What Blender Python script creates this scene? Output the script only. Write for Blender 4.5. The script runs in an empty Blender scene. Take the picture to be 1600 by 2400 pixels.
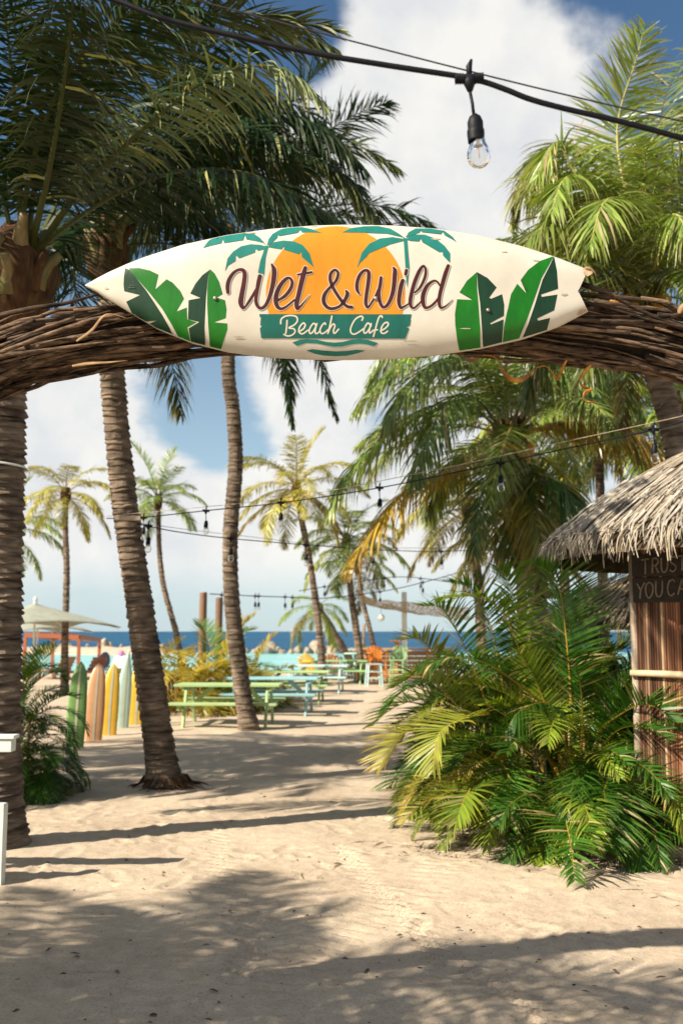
import bpy, bmesh, math, random
import numpy as np
from mathutils import Vector, Matrix
R = math.radians
random.seed(11)
rng = np.random.default_rng(5)
sc = bpy.context.scene
col = sc.collection

# ------------------------------------------------------------------ camera
F = 2333.0                      # focal length in pixels of the 1600x2400 picture
CAMH = 1.70
PITCH = math.atan(280.0 / F)
cam_d = bpy.data.cameras.new('camera')
cam = bpy.data.objects.new('camera', cam_d)
col.objects.link(cam)
cam.location = (0, 0, CAMH)
cam.rotation_euler = (R(90) + PITCH, 0, 0)
cam_d.sensor_fit = 'VERTICAL'
cam_d.sensor_height = 36.0
cam_d.sensor_width = 24.0
cam_d.lens = F / 2400 * 36.0
cam_d.clip_start = 0.05
cam_d.clip_end = 60000
cam_d.dof.use_dof = True
cam_d.dof.focus_distance = 4.0
cam_d.dof.aperture_fstop = 3.6
sc.camera = cam

# ------------------------------------------------------------------ sun + sky
SUN_EL, SUN_AZ = R(38), R(31)   # light travels towards (+cos az, +sin az)
sd = Vector((math.cos(SUN_AZ) * math.cos(SUN_EL), math.sin(SUN_AZ) * math.cos(SUN_EL), -math.sin(SUN_EL)))
sun_d = bpy.data.lights.new('sun', 'SUN')
sun_d.energy = 5.0
sun_d.angle = R(0.53)
sun_d.color = (1.0, 0.895, 0.73)
sun = bpy.data.objects.new('sun', sun_d)
sun.rotation_euler = sd.to_track_quat('-Z', 'Y').to_euler()
sun.location = (-20, -12, 20)
col.objects.link(sun)

world = bpy.data.worlds.new('World')
sc.world = world
world.use_nodes = True
wn, wl = world.node_tree.nodes, world.node_tree.links
wn.clear()


def N(nodes, t, **kw):
    n = nodes.new(t)
    for k, v in kw.items():
        if hasattr(n, k) and not k.startswith('i_'):
            setattr(n, k, v)
    return n


def wmath(op, a, b=None, c=None, clamp=False):
    n = wn.new('ShaderNodeMath'); n.operation = op; n.use_clamp = clamp
    for i, v in enumerate((a, b, c)):
        if v is None: continue
        if isinstance(v, (int, float)): n.inputs[i].default_value = v
        else: wl.new(v, n.inputs[i])
    return n.outputs[0]


sky = wn.new('ShaderNodeTexSky')
sky.sky_type = 'NISHITA'
sky.sun_disc = False
sky.sun_elevation = SUN_EL
sky.sun_rotation = math.atan2(-sd.x, -sd.y)
sky.air_density = 1.0
sky.dust_density = 0.6
sky.ozone_density = 1.0
tc = wn.new('ShaderNodeTexCoord')
sep = wn.new('ShaderNodeSeparateXYZ'); wl.new(tc.outputs['Generated'], sep.inputs[0])
dx, dy, dz = sep.outputs
# cloud layer seen from below: project the direction onto a plane above
zz = wmath('ADD', wmath('MAXIMUM', dz, 0.0), 0.22)
u = wmath('DIVIDE', dx, zz); v = wmath('DIVIDE', dy, zz)
cmb = wn.new('ShaderNodeCombineXYZ'); wl.new(u, cmb.inputs[0]); wl.new(v, cmb.inputs[1]); wl.new(wmath('MULTIPLY', dz, 2.2), cmb.inputs[2])


def wnoise(vec, scale, detail, rough, off=0.0, dist=0.0):
    mp = wn.new('ShaderNodeMapping'); mp.inputs['Location'].default_value = (off, off * 0.7, off * 1.3)
    wl.new(vec, mp.inputs[0])
    n = wn.new('ShaderNodeTexNoise')
    n.inputs['Scale'].default_value = scale; n.inputs['Detail'].default_value = detail
    n.inputs['Roughness'].default_value = rough; n.inputs['Distortion'].default_value = dist
    wl.new(mp.outputs[0], n.inputs['Vector'])
    return n.outputs['Fac']


n1 = wnoise(cmb.outputs[0], 1.25, 9, 0.56, 3.1)
n2 = wnoise(tc.outputs['Generated'], 7.0, 6, 0.55, 8.0)
n3 = wnoise(tc.outputs['Generated'], 9.0, 7, 0.58, 14.0)


def pxdir(px, py):
    a = (px - 800) / F; b = (1200 - py) / F
    d = Vector((a, math.cos(PITCH) - b * math.sin(PITCH), math.sin(PITCH) + b * math.cos(PITCH)))
    return d.normalized()


def lobe(px, py, rad, amp):      # one cloud bank (or gap) of the sky, around a fixed direction
    d = pxdir(px, py)
    vm = wn.new('ShaderNodeVectorMath'); vm.operation = 'DISTANCE'
    vm.inputs[1].default_value = d
    wl.new(tc.outputs['Generated'], vm.inputs[0])
    q = wmath('DIVIDE', vm.outputs['Value'], rad / F)
    g = wmath('POWER', 2.718, wmath('MULTIPLY', wmath('MULTIPLY', q, q), -1.0))
    return wmath('MULTIPLY', g, amp)


den = wmath('ADD', wmath('MULTIPLY', n1, 0.62), wmath('MULTIPLY', n2, 0.42))
for args in ((1010, 230, 330, 0.26), (860, 480, 260, 0.2), (1180, 520, 240, 0.18), (700, 60, 130, -0.22), (1580, 150, 230, -0.2), (250, 320, 330, -0.12),
             (470, 960, 130, -0.16), (555, 1080, 110, -0.10), (180, 1000, 200, 0.13), (700, 930, 170, 0.2),
             (300, 1290, 260, 0.11), (640, 1310, 260, 0.12), (1000, 1300, 200, 0.1), (1500, 780, 200, -0.2)):
    den = wmath('ADD', den, lobe(*args))
low = wn.new('ShaderNodeMapRange'); low.interpolation_type = 'SMOOTHSTEP'
low.inputs['From Min'].default_value = 0.45; low.inputs['From Max'].default_value = 0.05; low.inputs['To Max'].default_value = 0.055
wl.new(dz, low.inputs['Value'])
den = wmath('ADD', den, low.outputs[0])
ramp = wn.new('ShaderNodeMapRange'); ramp.interpolation_type = 'SMOOTHSTEP'
ramp.inputs['From Min'].default_value = 0.485; ramp.inputs['From Max'].default_value = 0.60
wl.new(den, ramp.inputs['Value'])
# clouds thin out into haze towards the horizon
hz = wn.new('ShaderNodeMapRange'); hz.interpolation_type = 'SMOOTHSTEP'
hz.inputs['From Min'].default_value = 0.015; hz.inputs['From Max'].default_value = 0.085
wl.new(dz, hz.inputs['Value'])
mask = wmath('MULTIPLY', ramp.outputs[0], wmath('ADD', wmath('MULTIPLY', hz.outputs[0], 0.8), 0.15))
cr = wn.new('ShaderNodeValToRGB')
cr.color_ramp.elements[0].position = 0.38; cr.color_ramp.elements[0].color = (8.0, 8.15, 8.35, 1)
cr.color_ramp.elements[1].position = 0.62; cr.color_ramp.elements[1].color = (9.9, 9.7, 9.2, 1)
wl.new(n3, cr.inputs[0])
# a humid pale veil near the horizon
veil = wn.new('ShaderNodeMapRange'); veil.interpolation_type = 'SMOOTHSTEP'
veil.inputs['From Min'].default_value = -0.05; veil.inputs['From Max'].default_value = 0.48
veil.inputs['To Min'].default_value = 0.72; veil.inputs['To Max'].default_value = 0.0
wl.new(dz, veil.inputs['Value'])
mx0 = wn.new('ShaderNodeMixRGB'); mx0.inputs[2].default_value = (6.6, 8.3, 9.0, 1)
tint = wn.new('ShaderNodeMixRGB'); tint.blend_type = 'MULTIPLY'; tint.inputs[0].default_value = 1.0; tint.inputs[2].default_value = (0.76, 1.0, 1.12, 1)
wl.new(sky.outputs[0], tint.inputs[1])
wl.new(veil.outputs[0], mx0.inputs[0]); wl.new(tint.outputs[0], mx0.inputs[1])
mx = wn.new('ShaderNodeMixRGB'); wl.new(mask, mx.inputs[0]); wl.new(mx0.outputs[0], mx.inputs[1]); wl.new(cr.outputs[0], mx.inputs[2])
bg = wn.new('ShaderNodeBackground'); bg.inputs['Strength'].default_value = 0.05
wl.new(mx.outputs[0], bg.inputs['Color'])
wo = wn.new('ShaderNodeOutputWorld'); wl.new(bg.outputs[0], wo.inputs['Surface'])

vs = sc.view_settings
vs.view_transform = 'Standard'; vs.look = 'None'; vs.exposure = 1.0; vs.gamma = 1.0; vs.use_curve_mapping = False
sc.cycles.max_bounces = 8
sc.cycles.transparent_max_bounces = 12
sc.cycles.use_denoising = True


# ------------------------------------------------------------------ helpers
def at(px, py, Y):
    """the point at distance Y (world y) that shows at picture pixel (px, py)"""
    a = (px - 800) / F; b = (1200 - py) / F
    d = Vector((a, math.cos(PITCH) - b * math.sin(PITCH), math.sin(PITCH) + b * math.cos(PITCH)))
    k = Y / d.y
    return Vector((d.x * k, Y, CAMH + d.z * k))


def gnd(px, py, z=0.0):
    d = pxdir(px, py)
    k = (z - CAMH) / d.z
    return Vector((d.x * k, d.y * k, z))


def tag(o, label=None, cat=None, group=None, kind=None):
    if label: o['label'] = label
    if cat: o['category'] = cat
    if group: o['group'] = group
    if kind: o['kind'] = kind
    return o


def empty(name, loc, rz=0.0, label=None, cat=None, group=None):
    o = bpy.data.objects.new(name, None)
    o.empty_display_size = 0.2
    o.location = loc; o.rotation_euler = (0, 0, rz)
    col.objects.link(o)
    return tag(o, label, cat, group)


def link(name, me, parent=None, mat=None, loc=None, rot=None, scale=None):
    o = bpy.data.objects.new(name, me)
    if mat is not None and not me.materials: me.materials.append(mat)
    if parent is not None: o.parent = parent
    if loc is not None: o.location = loc
    if rot is not None: o.rotation_euler = rot
    if scale is not None: o.scale = (scale,) * 3 if isinstance(scale, (int, float)) else scale
    col.objects.link(o)
    return o


def mesh(name, V, Fc, cols=None, smooth=False, mat=None):
    me = bpy.data.meshes.new(name)
    V = np.asarray(V, dtype=float)
    me.from_pydata(V.tolist(), [], [list(f) for f in Fc])
    if cols is not None:
        a = me.color_attributes.new('Col', 'FLOAT_COLOR', 'POINT')
        c = np.ones((len(V), 4), dtype=np.float32); c[:, :3] = cols
        a.data.foreach_set('color', c.ravel())
    if smooth:
        me.polygons.foreach_set('use_smooth', [True] * len(me.polygons))
    if mat is not None: me.materials.append(mat)
    me.update()
    return me


class MB:
    """collects simple shapes into one mesh"""
    def __init__(s): s.V = []; s.F = []; s.C = []; s.c = (1, 1, 1)

    def add(s, V, Fc, c=None):
        k = len(s.V)
        s.V += [tuple(v) for v in V]
        s.F += [tuple(i + k for i in f) for f in Fc]
        s.C += [c or s.c] * len(V)
        return s

    def box(s, cx, cy, cz, sx, sy, sz, rz=0.0, rx=0.0, ry=0.0, bev=0.0, c=None):
        M = Matrix.Translation((cx, cy, cz)) @ Matrix.Rotation(rz, 4, 'Z') @ Matrix.Rotation(ry, 4, 'Y') @ Matrix.Rotation(rx, 4, 'X')
        hx, hy, hz = sx / 2, sy / 2, sz / 2
        if bev <= 0:
            P = [(a * hx, b * hy, d * hz) for a in (-1, 1) for b in (-1, 1) for d in (-1, 1)]
            Fc = [(0, 1, 3, 2), (4, 6, 7, 5), (0, 4, 5, 1), (2, 3, 7, 6), (0, 2, 6, 4), (1, 5, 7, 3)]
        else:
            b = min(bev, hx * .9, hy * .9, hz * .9)
            def ring(ix, iy, z): return [(-ix, -iy, z), (ix, -iy, z), (ix, iy, z), (-ix, iy, z)]
            P = []; Fc = []
            for (ox, oy, z) in ((hx - b, hy - b, -hz), (hx, hy, -hz + b), (hx, hy, hz - b), (hx - b, hy - b, hz)):
                P += ring(ox, oy, z)
            for r in range(3):
                for i in range(4):
                    j = (i + 1) % 4
                    Fc.append((r * 4 + i, r * 4 + j, r * 4 + 4 + j, r * 4 + 4 + i))
            Fc += [(3, 2, 1, 0), (12, 13, 14, 15)]
        return s.add([M @ Vector(p) for p in P], Fc, c)

    def beam(s, a, b, w, h, c=None, bev=0.004):
        """a board from a to b, w wide, h thick"""
        a = Vector(a); b = Vector(b); d = b - a; L = d.length
        q = d.to_track_quat('X', 'Z').to_matrix().to_4x4()
        M = Matrix.Translation((a + b) / 2) @ q
        t = MB().box(0, 0, 0, L, w, h, bev=bev)
        return s.add([M @ Vector(p) for p in t.V], t.F, c)

    def tube(s, pts, rad, n=8, c=None, caps=True):
        pts = [Vector(p) for p in pts]
        if isinstance(rad, (int, float)): rad = [rad] * len(pts)
        V = []; Fc = []
        ref = None
        for i, p in enumerate(pts):
            t = (pts[min(i + 1, len(pts) - 1)] - pts[max(i - 1, 0)])
            t = t.normalized() if t.length > 1e-9 else Vector((0, 0, 1))
            if ref is None:
                ref = t.orthogonal().normalized()
            else:
                ref = (ref - t * ref.dot(t)); ref = ref.normalized() if ref.length > 1e-6 else t.orthogonal().normalized()
            bi = t.cross(ref)
            for k in range(n):
                an = 2 * math.pi * k / n
                V.append(p + (ref * math.cos(an) + bi * math.sin(an)) * rad[i])
        for i in range(len(pts) - 1):
            for k in range(n):
                j = (k + 1) % n
                Fc.append((i * n + k, i * n + j, (i + 1) * n + j, (i + 1) * n + k))
        if caps:
            Fc.append(tuple(range(n - 1, -1, -1)))
            Fc.append(tuple((len(pts) - 1) * n + k for k in range(n)))
        return s.add(V, Fc, c)

    def lathe(s, prof, n=16, o=(0, 0, 0), c=None, M=None):
        V = []; Fc = []
        for (r, z) in prof:
            for k in range(n):
                an = 2 * math.pi * k / n
                p = Vector((r * math.cos(an), r * math.sin(an), z))
                if M is not None: p = M @ p
                V.append(p + Vector(o))
        for i in range(len(prof) - 1):
            for k in range(n):
                j = (k + 1) % n
                Fc.append((i * n + k, i * n + j, (i + 1) * n + j, (i + 1) * n + k))
        Fc.append(tuple(range(n - 1, -1, -1)))
        Fc.append(tuple((len(prof) - 1) * n + k for k in range(n)))
        return s.add(V, Fc, c)

    def mesh(s, name, mat=None, smooth=False, cols=False):
        return mesh(name, s.V, s.F, np.array(s.C) if cols else None, smooth, mat)

    def build(s, name, mat, parent=None, loc=None, rot=None, smooth=False, cols=False):
        return link(name, s.mesh(name, mat, smooth, cols), parent, None, loc, rot)


def auto_smooth(o, ang=40):
    me = o.data
    me.polygons.foreach_set('use_smooth', [True] * len(me.polygons))
    try: me.set_sharp_from_angle(angle=R(ang))
    except Exception: pass
    return o


def catmull(P, n):
    """smooth curve through points (any dimension), n samples per span"""
    P = np.asarray(P, dtype=float)
    Q = np.vstack([2 * P[0] - P[1], P, 2 * P[-1] - P[-2]])
    out = []
    for i in range(1, len(Q) - 2):
        p0, p1, p2, p3 = Q[i - 1], Q[i], Q[i + 1], Q[i + 2]
        for k in range(n):
            t = k / n
            out.append(0.5 * ((2 * p1) + (-p0 + p2) * t + (2 * p0 - 5 * p1 + 4 * p2 - p3) * t * t + (-p0 + 3 * p1 - 3 * p2 + p3) * t ** 3))
    out.append(Q[-2])
    return np.array(out)


# value noise in numpy
def vnoise2(x, y, seed=0):
    xi = np.floor(x).astype(np.int64); yi = np.floor(y).astype(np.int64)
    xf = x - xi; yf = y - yi
    def h(a, b):
        n = (a * 374761393 + b * 668265263 + seed * 974711) & 0x7fffffff
        n = ((n ^ (n >> 13)) * 1274126177) & 0x7fffffff
        return ((n ^ (n >> 16)) & 0xffff) / 65535.0
    sx = xf * xf * (3 - 2 * xf); sy = yf * yf * (3 - 2 * yf)
    a = h(xi, yi) * (1 - sx) + h(xi + 1, yi) * sx
    b = h(xi, yi + 1) * (1 - sx) + h(xi + 1, yi + 1) * sx
    return a * (1 - sy) + b * sy


def fbm2(x, y, oct=4, seed=0):
    t = 0; a = 0.5
    for i in range(oct):
        t = t + a * (vnoise2(x, y, seed + i) - 0.5) * 2
        x = x * 2.03 + 11.3; y = y * 2.03 - 7.1; a *= 0.5
    return t


# ------------------------------------------------------------------ materials
def newmat(name):
    m = bpy.data.materials.new(name); m.use_nodes = True
    nt = m.node_tree
    b = nt.nodes.get('Principled BSDF')
    return m, nt, b


def surf(name, c1, c2=None, scale=5.0, rough=0.6, bump=0.0, bscale=None, stretch=(1, 1, 1), detail=6, spec=0.5, coat=0.0, metal=0.0,
         lo=0.35, hi=0.65, rnd=0.0, attr=False, bdist=0.01, rough2=None):
    m, nt, b = newmat(name)
    n, l = nt.nodes, nt.links
    b.inputs['Roughness'].default_value = rough
    b.inputs['Specular IOR Level'].default_value = spec
    b.inputs['Coat Weight'].default_value = coat
    b.inputs['Coat Roughness'].default_value = 0.08
    b.inputs['Metallic'].default_value = metal
    tcn = n.new('ShaderNodeTexCoord'); mp = n.new('ShaderNodeMapping')
    mp.inputs['Scale'].default_value = stretch
    l.new(tcn.outputs['Object'], mp.inputs[0])
    nz = n.new('ShaderNodeTexNoise'); nz.inputs['Scale'].default_value = scale; nz.inputs['Detail'].default_value = detail
    nz.inputs['Roughness'].default_value = 0.6
    l.new(mp.outputs[0], nz.inputs['Vector'])
    rp = n.new('ShaderNodeValToRGB')
    rp.color_ramp.elements[0].position = lo; rp.color_ramp.elements[1].position = hi
    rp.color_ramp.elements[0].color = (*c1, 1); rp.color_ramp.elements[1].color = (*(c2 or c1), 1)
    l.new(nz.outputs['Fac'], rp.inputs[0])
    out = rp.outputs[0]
    if attr:
        at_ = n.new('ShaderNodeAttribute'); at_.attribute_name = 'Col'
        mm = n.new('ShaderNodeMixRGB'); mm.blend_type = 'MULTIPLY'; mm.inputs[0].default_value = 1.0
        l.new(out, mm.inputs[1]); l.new(at_.outputs['Color'], mm.inputs[2]); out = mm.outputs[0]
    if rnd > 0:
        oi = n.new('ShaderNodeObjectInfo'); mr = n.new('ShaderNodeMapRange')
        mr.inputs['To Min'].default_value = 1 - rnd; mr.inputs['To Max'].default_value = 1 + rnd
        l.new(oi.outputs['Random'], mr.inputs['Value'])
        mm = n.new('ShaderNodeMixRGB'); mm.blend_type = 'MULTIPLY'; mm.inputs[0].default_value = 1.0
        l.new(out, mm.inputs[1]); l.new(mr.outputs[0], mm.inputs[2]); out = mm.outputs[0]
    l.new(out, b.inputs['Base Color'])
    if rough2 is not None:
        mr = n.new('ShaderNodeMapRange'); mr.inputs['To Min'].default_value = rough; mr.inputs['To Max'].default_value = rough2
        l.new(nz.outputs['Fac'], mr.inputs['Value']); l.new(mr.outputs[0], b.inputs['Roughness'])
    if bump > 0:
        nb = n.new('ShaderNodeTexNoise'); nb.inputs['Scale'].default_value = bscale or scale * 3; nb.inputs['Detail'].default_value = 8
        nb.inputs['Roughness'].default_value = 0.65
        l.new(mp.outputs[0], nb.inputs['Vector'])
        bp = n.new('ShaderNodeBump'); bp.inputs['Strength'].default_value = bump; bp.inputs['Distance'].default_value = bdist
        l.new(nb.outputs['Fac'], bp.inputs['Height']); l.new(bp.outputs[0], b.inputs['Normal'])
    return m


def leafmat(name, rough=0.42, trans=0.35, gain=(1, 1, 1), spec=0.5):
    m, nt, b = newmat(name)
    n, l = nt.nodes, nt.links
    a = n.new('ShaderNodeAttribute'); a.attribute_name = 'Col'
    oi = n.new('ShaderNodeObjectInfo')
    hs = n.new('ShaderNodeHueSaturation'); l.new(a.outputs['Color'], hs.inputs['Color'])
    mr = n.new('ShaderNodeMapRange'); mr.inputs['To Min'].default_value = 0.75; mr.inputs['To Max'].default_value = 1.3
    l.new(oi.outputs['Random'], mr.inputs['Value']); l.new(mr.outputs[0], hs.inputs['Value'])
    mm = n.new('ShaderNodeMixRGB'); mm.blend_type = 'MULTIPLY'; mm.inputs[0].default_value = 1; mm.inputs[2].default_value = (*gain, 1)
    l.new(hs.outputs[0], mm.inputs[1])
    l.new(mm.outputs[0], b.inputs['Base Color'])
    b.inputs['Roughness'].default_value = rough; b.inputs['Specular IOR Level'].default_value = spec
    tr = n.new('ShaderNodeBsdfTranslucent')
    g2 = n.new('ShaderNodeMixRGB'); g2.blend_type = 'MULTIPLY'; g2.inputs[0].default_value = 1; g2.inputs[2].default_value = (1.5, 1.5, 0.55, 1)
    l.new(mm.outputs[0], g2.inputs[1]); l.new(g2.outputs[0], tr.inputs['Color'])
    mix = n.new('ShaderNodeMixShader'); mix.inputs[0].default_value = trans
    l.new(b.outputs[0], mix.inputs[1]); l.new(tr.outputs[0], mix.inputs[2])
    l.new(mix.outputs[0], n['Material Output'].inputs['Surface'])
    return m


M = {}
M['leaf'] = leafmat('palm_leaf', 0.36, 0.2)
M['leaf_dark'] = leafmat('palm_leaf_shaded', 0.45, 0.07, (0.9, 1.15, 0.85), spec=0.2)  # darker leaf copy: shade under the left canopy put into the colour
M['areca'] = leafmat('areca_leaf', 0.42, 0.3, spec=.38)
M['trunk'] = surf('palm_trunk', (0.052, 0.038, 0.028), (0.25, 0.195, 0.148), 9, 0.9, 0.6, 30, (0.35, 0.35, 2.2), spec=0.15, bdist=0.012, attr=True)
M['fibre'] = surf('palm_fibre', (0.03, 0.017, 0.010), (0.11, 0.06, 0.03), 14, 0.9, 0.6, 40, (1, 1, .3), spec=0.1)
M['boot'] = surf('leaf_base', (0.09, 0.085, 0.025), (0.25, 0.17, 0.07), 8, 0.55, 0.2, 30, (1, 1, .3), spec=0.4)
M['coconut'] = surf('coconut', (0.62, 0.22, 0.02), (0.72, 0.36, 0.05), 8, 0.4, rnd=0.15)
M['stick'] = surf('stick_wood', (0.010, 0.0065, 0.005), (0.17, 0.11, 0.07), 55, 0.85, 1.0, 160, (0.25, 1, 1), spec=0.2, rnd=0.62, bdist=0.006)
M['core'] = surf('core_shade', (0.006, 0.004, 0.003), (0.02, 0.013, 0.008), 30, .95, .5, 80)  # near-black: shade in the gaps between sticks put into the colour
M['board'] = surf('board_gelcoat', (0.48, 0.445, 0.375), (0.57, 0.535, 0.46), 4, 0.28, 0.06, 9, (1, 1, 1), coat=0.35, rough2=0.4)
# ------------------------------------------------------------------ ground, water
SHORE0, SHORE1, WATER_Z = 40.0, 57.0, -0.75


def base_z(x, y):
    t = np.clip((y - SHORE0) / (SHORE1 - SHORE0), 0, 1.6)
    return -1.0 * t * t * (3 - 2 * np.clip(t, 0, 1))


def make_ground():
    xs = np.concatenate([-np.geomspace(600, 4.3, 42), np.arange(-4.2, 4.21, 0.021), np.geomspace(4.3, 600, 42)])
    ys = np.concatenate([-np.geomspace(300, 0.5, 20), np.linspace(0, 3.4, 12), np.arange(3.5, 10.0, 0.019), np.geomspace(10.03, 40, 110), np.linspace(40.5, 66, 24)])
    X, Y = np.meshgrid(xs, ys)
    Z = base_z(X, Y)
    near = np.clip(1.4 - np.hypot(X, Y) / 60, 0.2, 1)
    Z += (fbm2(X * 0.35, Y * 0.35, 3, 3) * 0.05 + fbm2(X * 1.6, Y * 1.6, 4, 9) * 0.016) * near
    fine = (np.abs(X) < 5) & (Y > 2) & (Y < 14)
    Z += np.where(fine, fbm2(X * 8, Y * 8, 3, 21) * 0.006 + fbm2(X * 21, Y * 21, 2, 31) * 0.0040, 0)
    # scuffed foot prints
    r = np.random.default_rng(3)
    nx0 = 42
    for k in range(420):
        cx = r.uniform(-3.4, 3.0); cy = 3.6 + 7 * r.random() ** 1.2
        a = r.uniform(0, math.pi); ln = r.uniform(0.08, 0.16); wd = r.uniform(0.04, 0.065); dp = r.uniform(0.003, 0.015)
        i0, i1 = np.searchsorted(xs, (cx - .35, cx + .35)); j0, j1 = np.searchsorted(ys, (cy - .35, cy + .35))
        sx = X[j0:j1, i0:i1] - cx; sy = Y[j0:j1, i0:i1] - cy
        u_ = sx * math.cos(a) + sy * math.sin(a); v_ = -sx * math.sin(a) + sy * math.cos(a)
        q = (u_ / ln) ** 2 + (v_ / wd) ** 2
        Z[j0:j1, i0:i1] += -dp * np.exp(-q) + dp * 0.6 * np.exp(-((np.sqrt(q) - 1.5) / .35) ** 2)
    # tyre and rake marks
    def track(pix, half, pitch, depth, skew):
        P = catmull([tuple(gnd(*p))[:2] for p in pix], 12)
        S = np.concatenate([[0], np.cumsum(np.hypot(*np.diff(P, axis=0).T))])
        lo = P.min(0) - .4; hi = P.max(0) + .4
        i0, i1 = np.searchsorted(xs, (lo[0], hi[0])); j0, j1 = np.searchsorted(ys, (lo[1], hi[1]))
        sx = X[j0:j1, i0:i1]; sy = Y[j0:j1, i0:i1]
        best = np.full(sx.shape, 9.0); bs = np.zeros(sx.shape); bd = np.zeros(sx.shape)
        for i in range(len(P) - 1):
            d = P[i + 1] - P[i]; L = np.hypot(*d)
            t = np.clip(((sx - P[i, 0]) * d[0] + (sy - P[i, 1]) * d[1]) / L ** 2, 0, 1)
            ex = sx - (P[i, 0] + d[0] * t); ey = sy - (P[i, 1] + d[1] * t)
            dist = np.hypot(ex, ey); side = np.sign(ex * d[1] - ey * d[0])
            m = dist < best
            best = np.where(m, dist, best); bs = np.where(m, S[i] + t * L, bs); bd = np.where(m, dist * side, bd)
        env = np.exp(-(best / half) ** 4) * (0.55 + 0.45 * vnoise2(bs * 2.2, bs * 0 + skew, 5))
        pz = 2 * math.pi * bs / pitch + skew * bd / half + 1.2 * vnoise2(bs * 6, bd * 9, 8)
        Z[j0:j1, i0:i1] += env * depth * (0.55 * np.maximum(0, np.sin(pz + 1.3)) ** 3 - np.maximum(0, np.sin(pz)) ** 3)
    track([(800, 1985), (850, 2050), (920, 2120), (985, 2185), (1040, 2240), (1130, 2290), (1225, 2362), (1300, 2440)], 0.10, 0.12, 0.036, 4.0)
    track([(505, 1930), (512, 1990), (522, 2060), (548, 2120), (590, 2200), (560, 2290)], 0.10, 0.12, 0.026, 3.5)
    track([(1130, 1840), (1000, 2080), (1080, 2130), (1290, 2180), (1500, 2195)], 0.16, 0.12, 0.012, 0.9)
    track([(650, 2330), (760, 2220), (900, 2130), (1000, 2090)], 0.14, 0.12, 0.014, 0.3)
    ny, nx = X.shape
    V = np.stack([X, Y, Z], -1).reshape(-1, 3)
    idx = np.arange(ny * nx).reshape(ny, nx)
    Fq = np.stack([idx[:-1, :-1], idx[:-1, 1:], idx[1:, 1:], idx[1:, :-1]], -1).reshape(-1, 4)
    me = bpy.data.meshes.new('sand')
    me.vertices.add(len(V)); me.vertices.foreach_set('co', V.ravel())
    me.loops.add(Fq.size); me.loops.foreach_set('vertex_index', Fq.ravel().astype(np.int32))
    me.polygons.add(len(Fq)); me.polygons.foreach_set('loop_start', np.arange(0, Fq.size, 4, dtype=np.int32))
    me.polygons.foreach_set('use_smooth', [True] * len(Fq))
    me.update(calc_edges=True)
    return me


# sand material: pale coral sand with darker grit and damp, trodden patches
m, nt, b = newmat('coral_sand')
n, l = nt.nodes, nt.links
tcn = n.new('ShaderNodeTexCoord')
def gn(scale, detail, rough=0.6):
    z = n.new('ShaderNodeTexNoise'); z.inputs['Scale'].default_value = scale; z.inputs['Detail'].default_value = detail; z.inputs['Roughness'].default_value = rough
    l.new(tcn.outputs['Object'], z.inputs['Vector']); return z.outputs['Fac']
big = gn(0.8, 5); grit = gn(75, 4, 0.7); mid = gn(9, 6)
r1 = n.new('ShaderNodeValToRGB'); r1.color_ramp.elements[0].position = .3; r1.color_ramp.elements[1].position = .7
r1.color_ramp.elements[0].color = (0.43, 0.348, 0.262, 1); r1.color_ramp.elements[1].color = (0.56, 0.470, 0.362, 1); l.new(big, r1.inputs[0])
r2 = n.new('ShaderNodeValToRGB'); r2.color_ramp.elements[0].position = .28; r2.color_ramp.elements[1].position = .5
r2.color_ramp.elements[0].color = (0.62, 0.58, 0.54, 1); r2.color_ramp.elements[1].color = (1, 1, 1, 1); l.new(grit, r2.inputs[0])
r3 = n.new('ShaderNodeValToRGB'); r3.color_ramp.elements[0].position = .3; r3.color_ramp.elements[1].position = .65
r3.color_ramp.elements[0].color = (0.86, 0.84, 0.82, 1); r3.color_ramp.elements[1].color = (1.04, 1.03, 1.02, 1); l.new(mid, r3.inputs[0])
a1 = n.new('ShaderNodeMixRGB'); a1.blend_type = 'MULTIPLY'; a1.inputs[0].default_value = 1; l.new(r1.outputs[0], a1.inputs[1]); l.new(r2.outputs[0], a1.inputs[2])
a2 = n.new('ShaderNodeMixRGB'); a2.blend_type = 'MULTIPLY'; a2.inputs[0].default_value = 1; l.new(a1.outputs[0], a2.inputs[1]); l.new(r3.outputs[0], a2.inputs[2])
l.new(a2.outputs[0], b.inputs['Base Color']); b.inputs['Roughness'].default_value = 0.95; b.inputs['Specular IOR Level'].default_value = 0.15
bp1 = n.new('ShaderNodeBump'); bp1.inputs['Strength'].default_value = 0.55; bp1.inputs['Distance'].default_value = 0.02; l.new(gn(22, 8, 0.7), bp1.inputs['Height'])
bp2 = n.new('ShaderNodeBump'); bp2.inputs['Strength'].default_value = 0.5; bp2.inputs['Distance'].default_value = 0.004; l.new(gn(160, 3, 0.7), bp2.inputs['Height'])
l.new(bp1.outputs[0], bp2.inputs['Normal']); l.new(bp2.outputs[0], b.inputs['Normal'])
M['sand'] = m
tag(link('sand_ground', make_ground(), None, M['sand']), 'pale trodden coral sand leading down to the beach', kind='structure')


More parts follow.
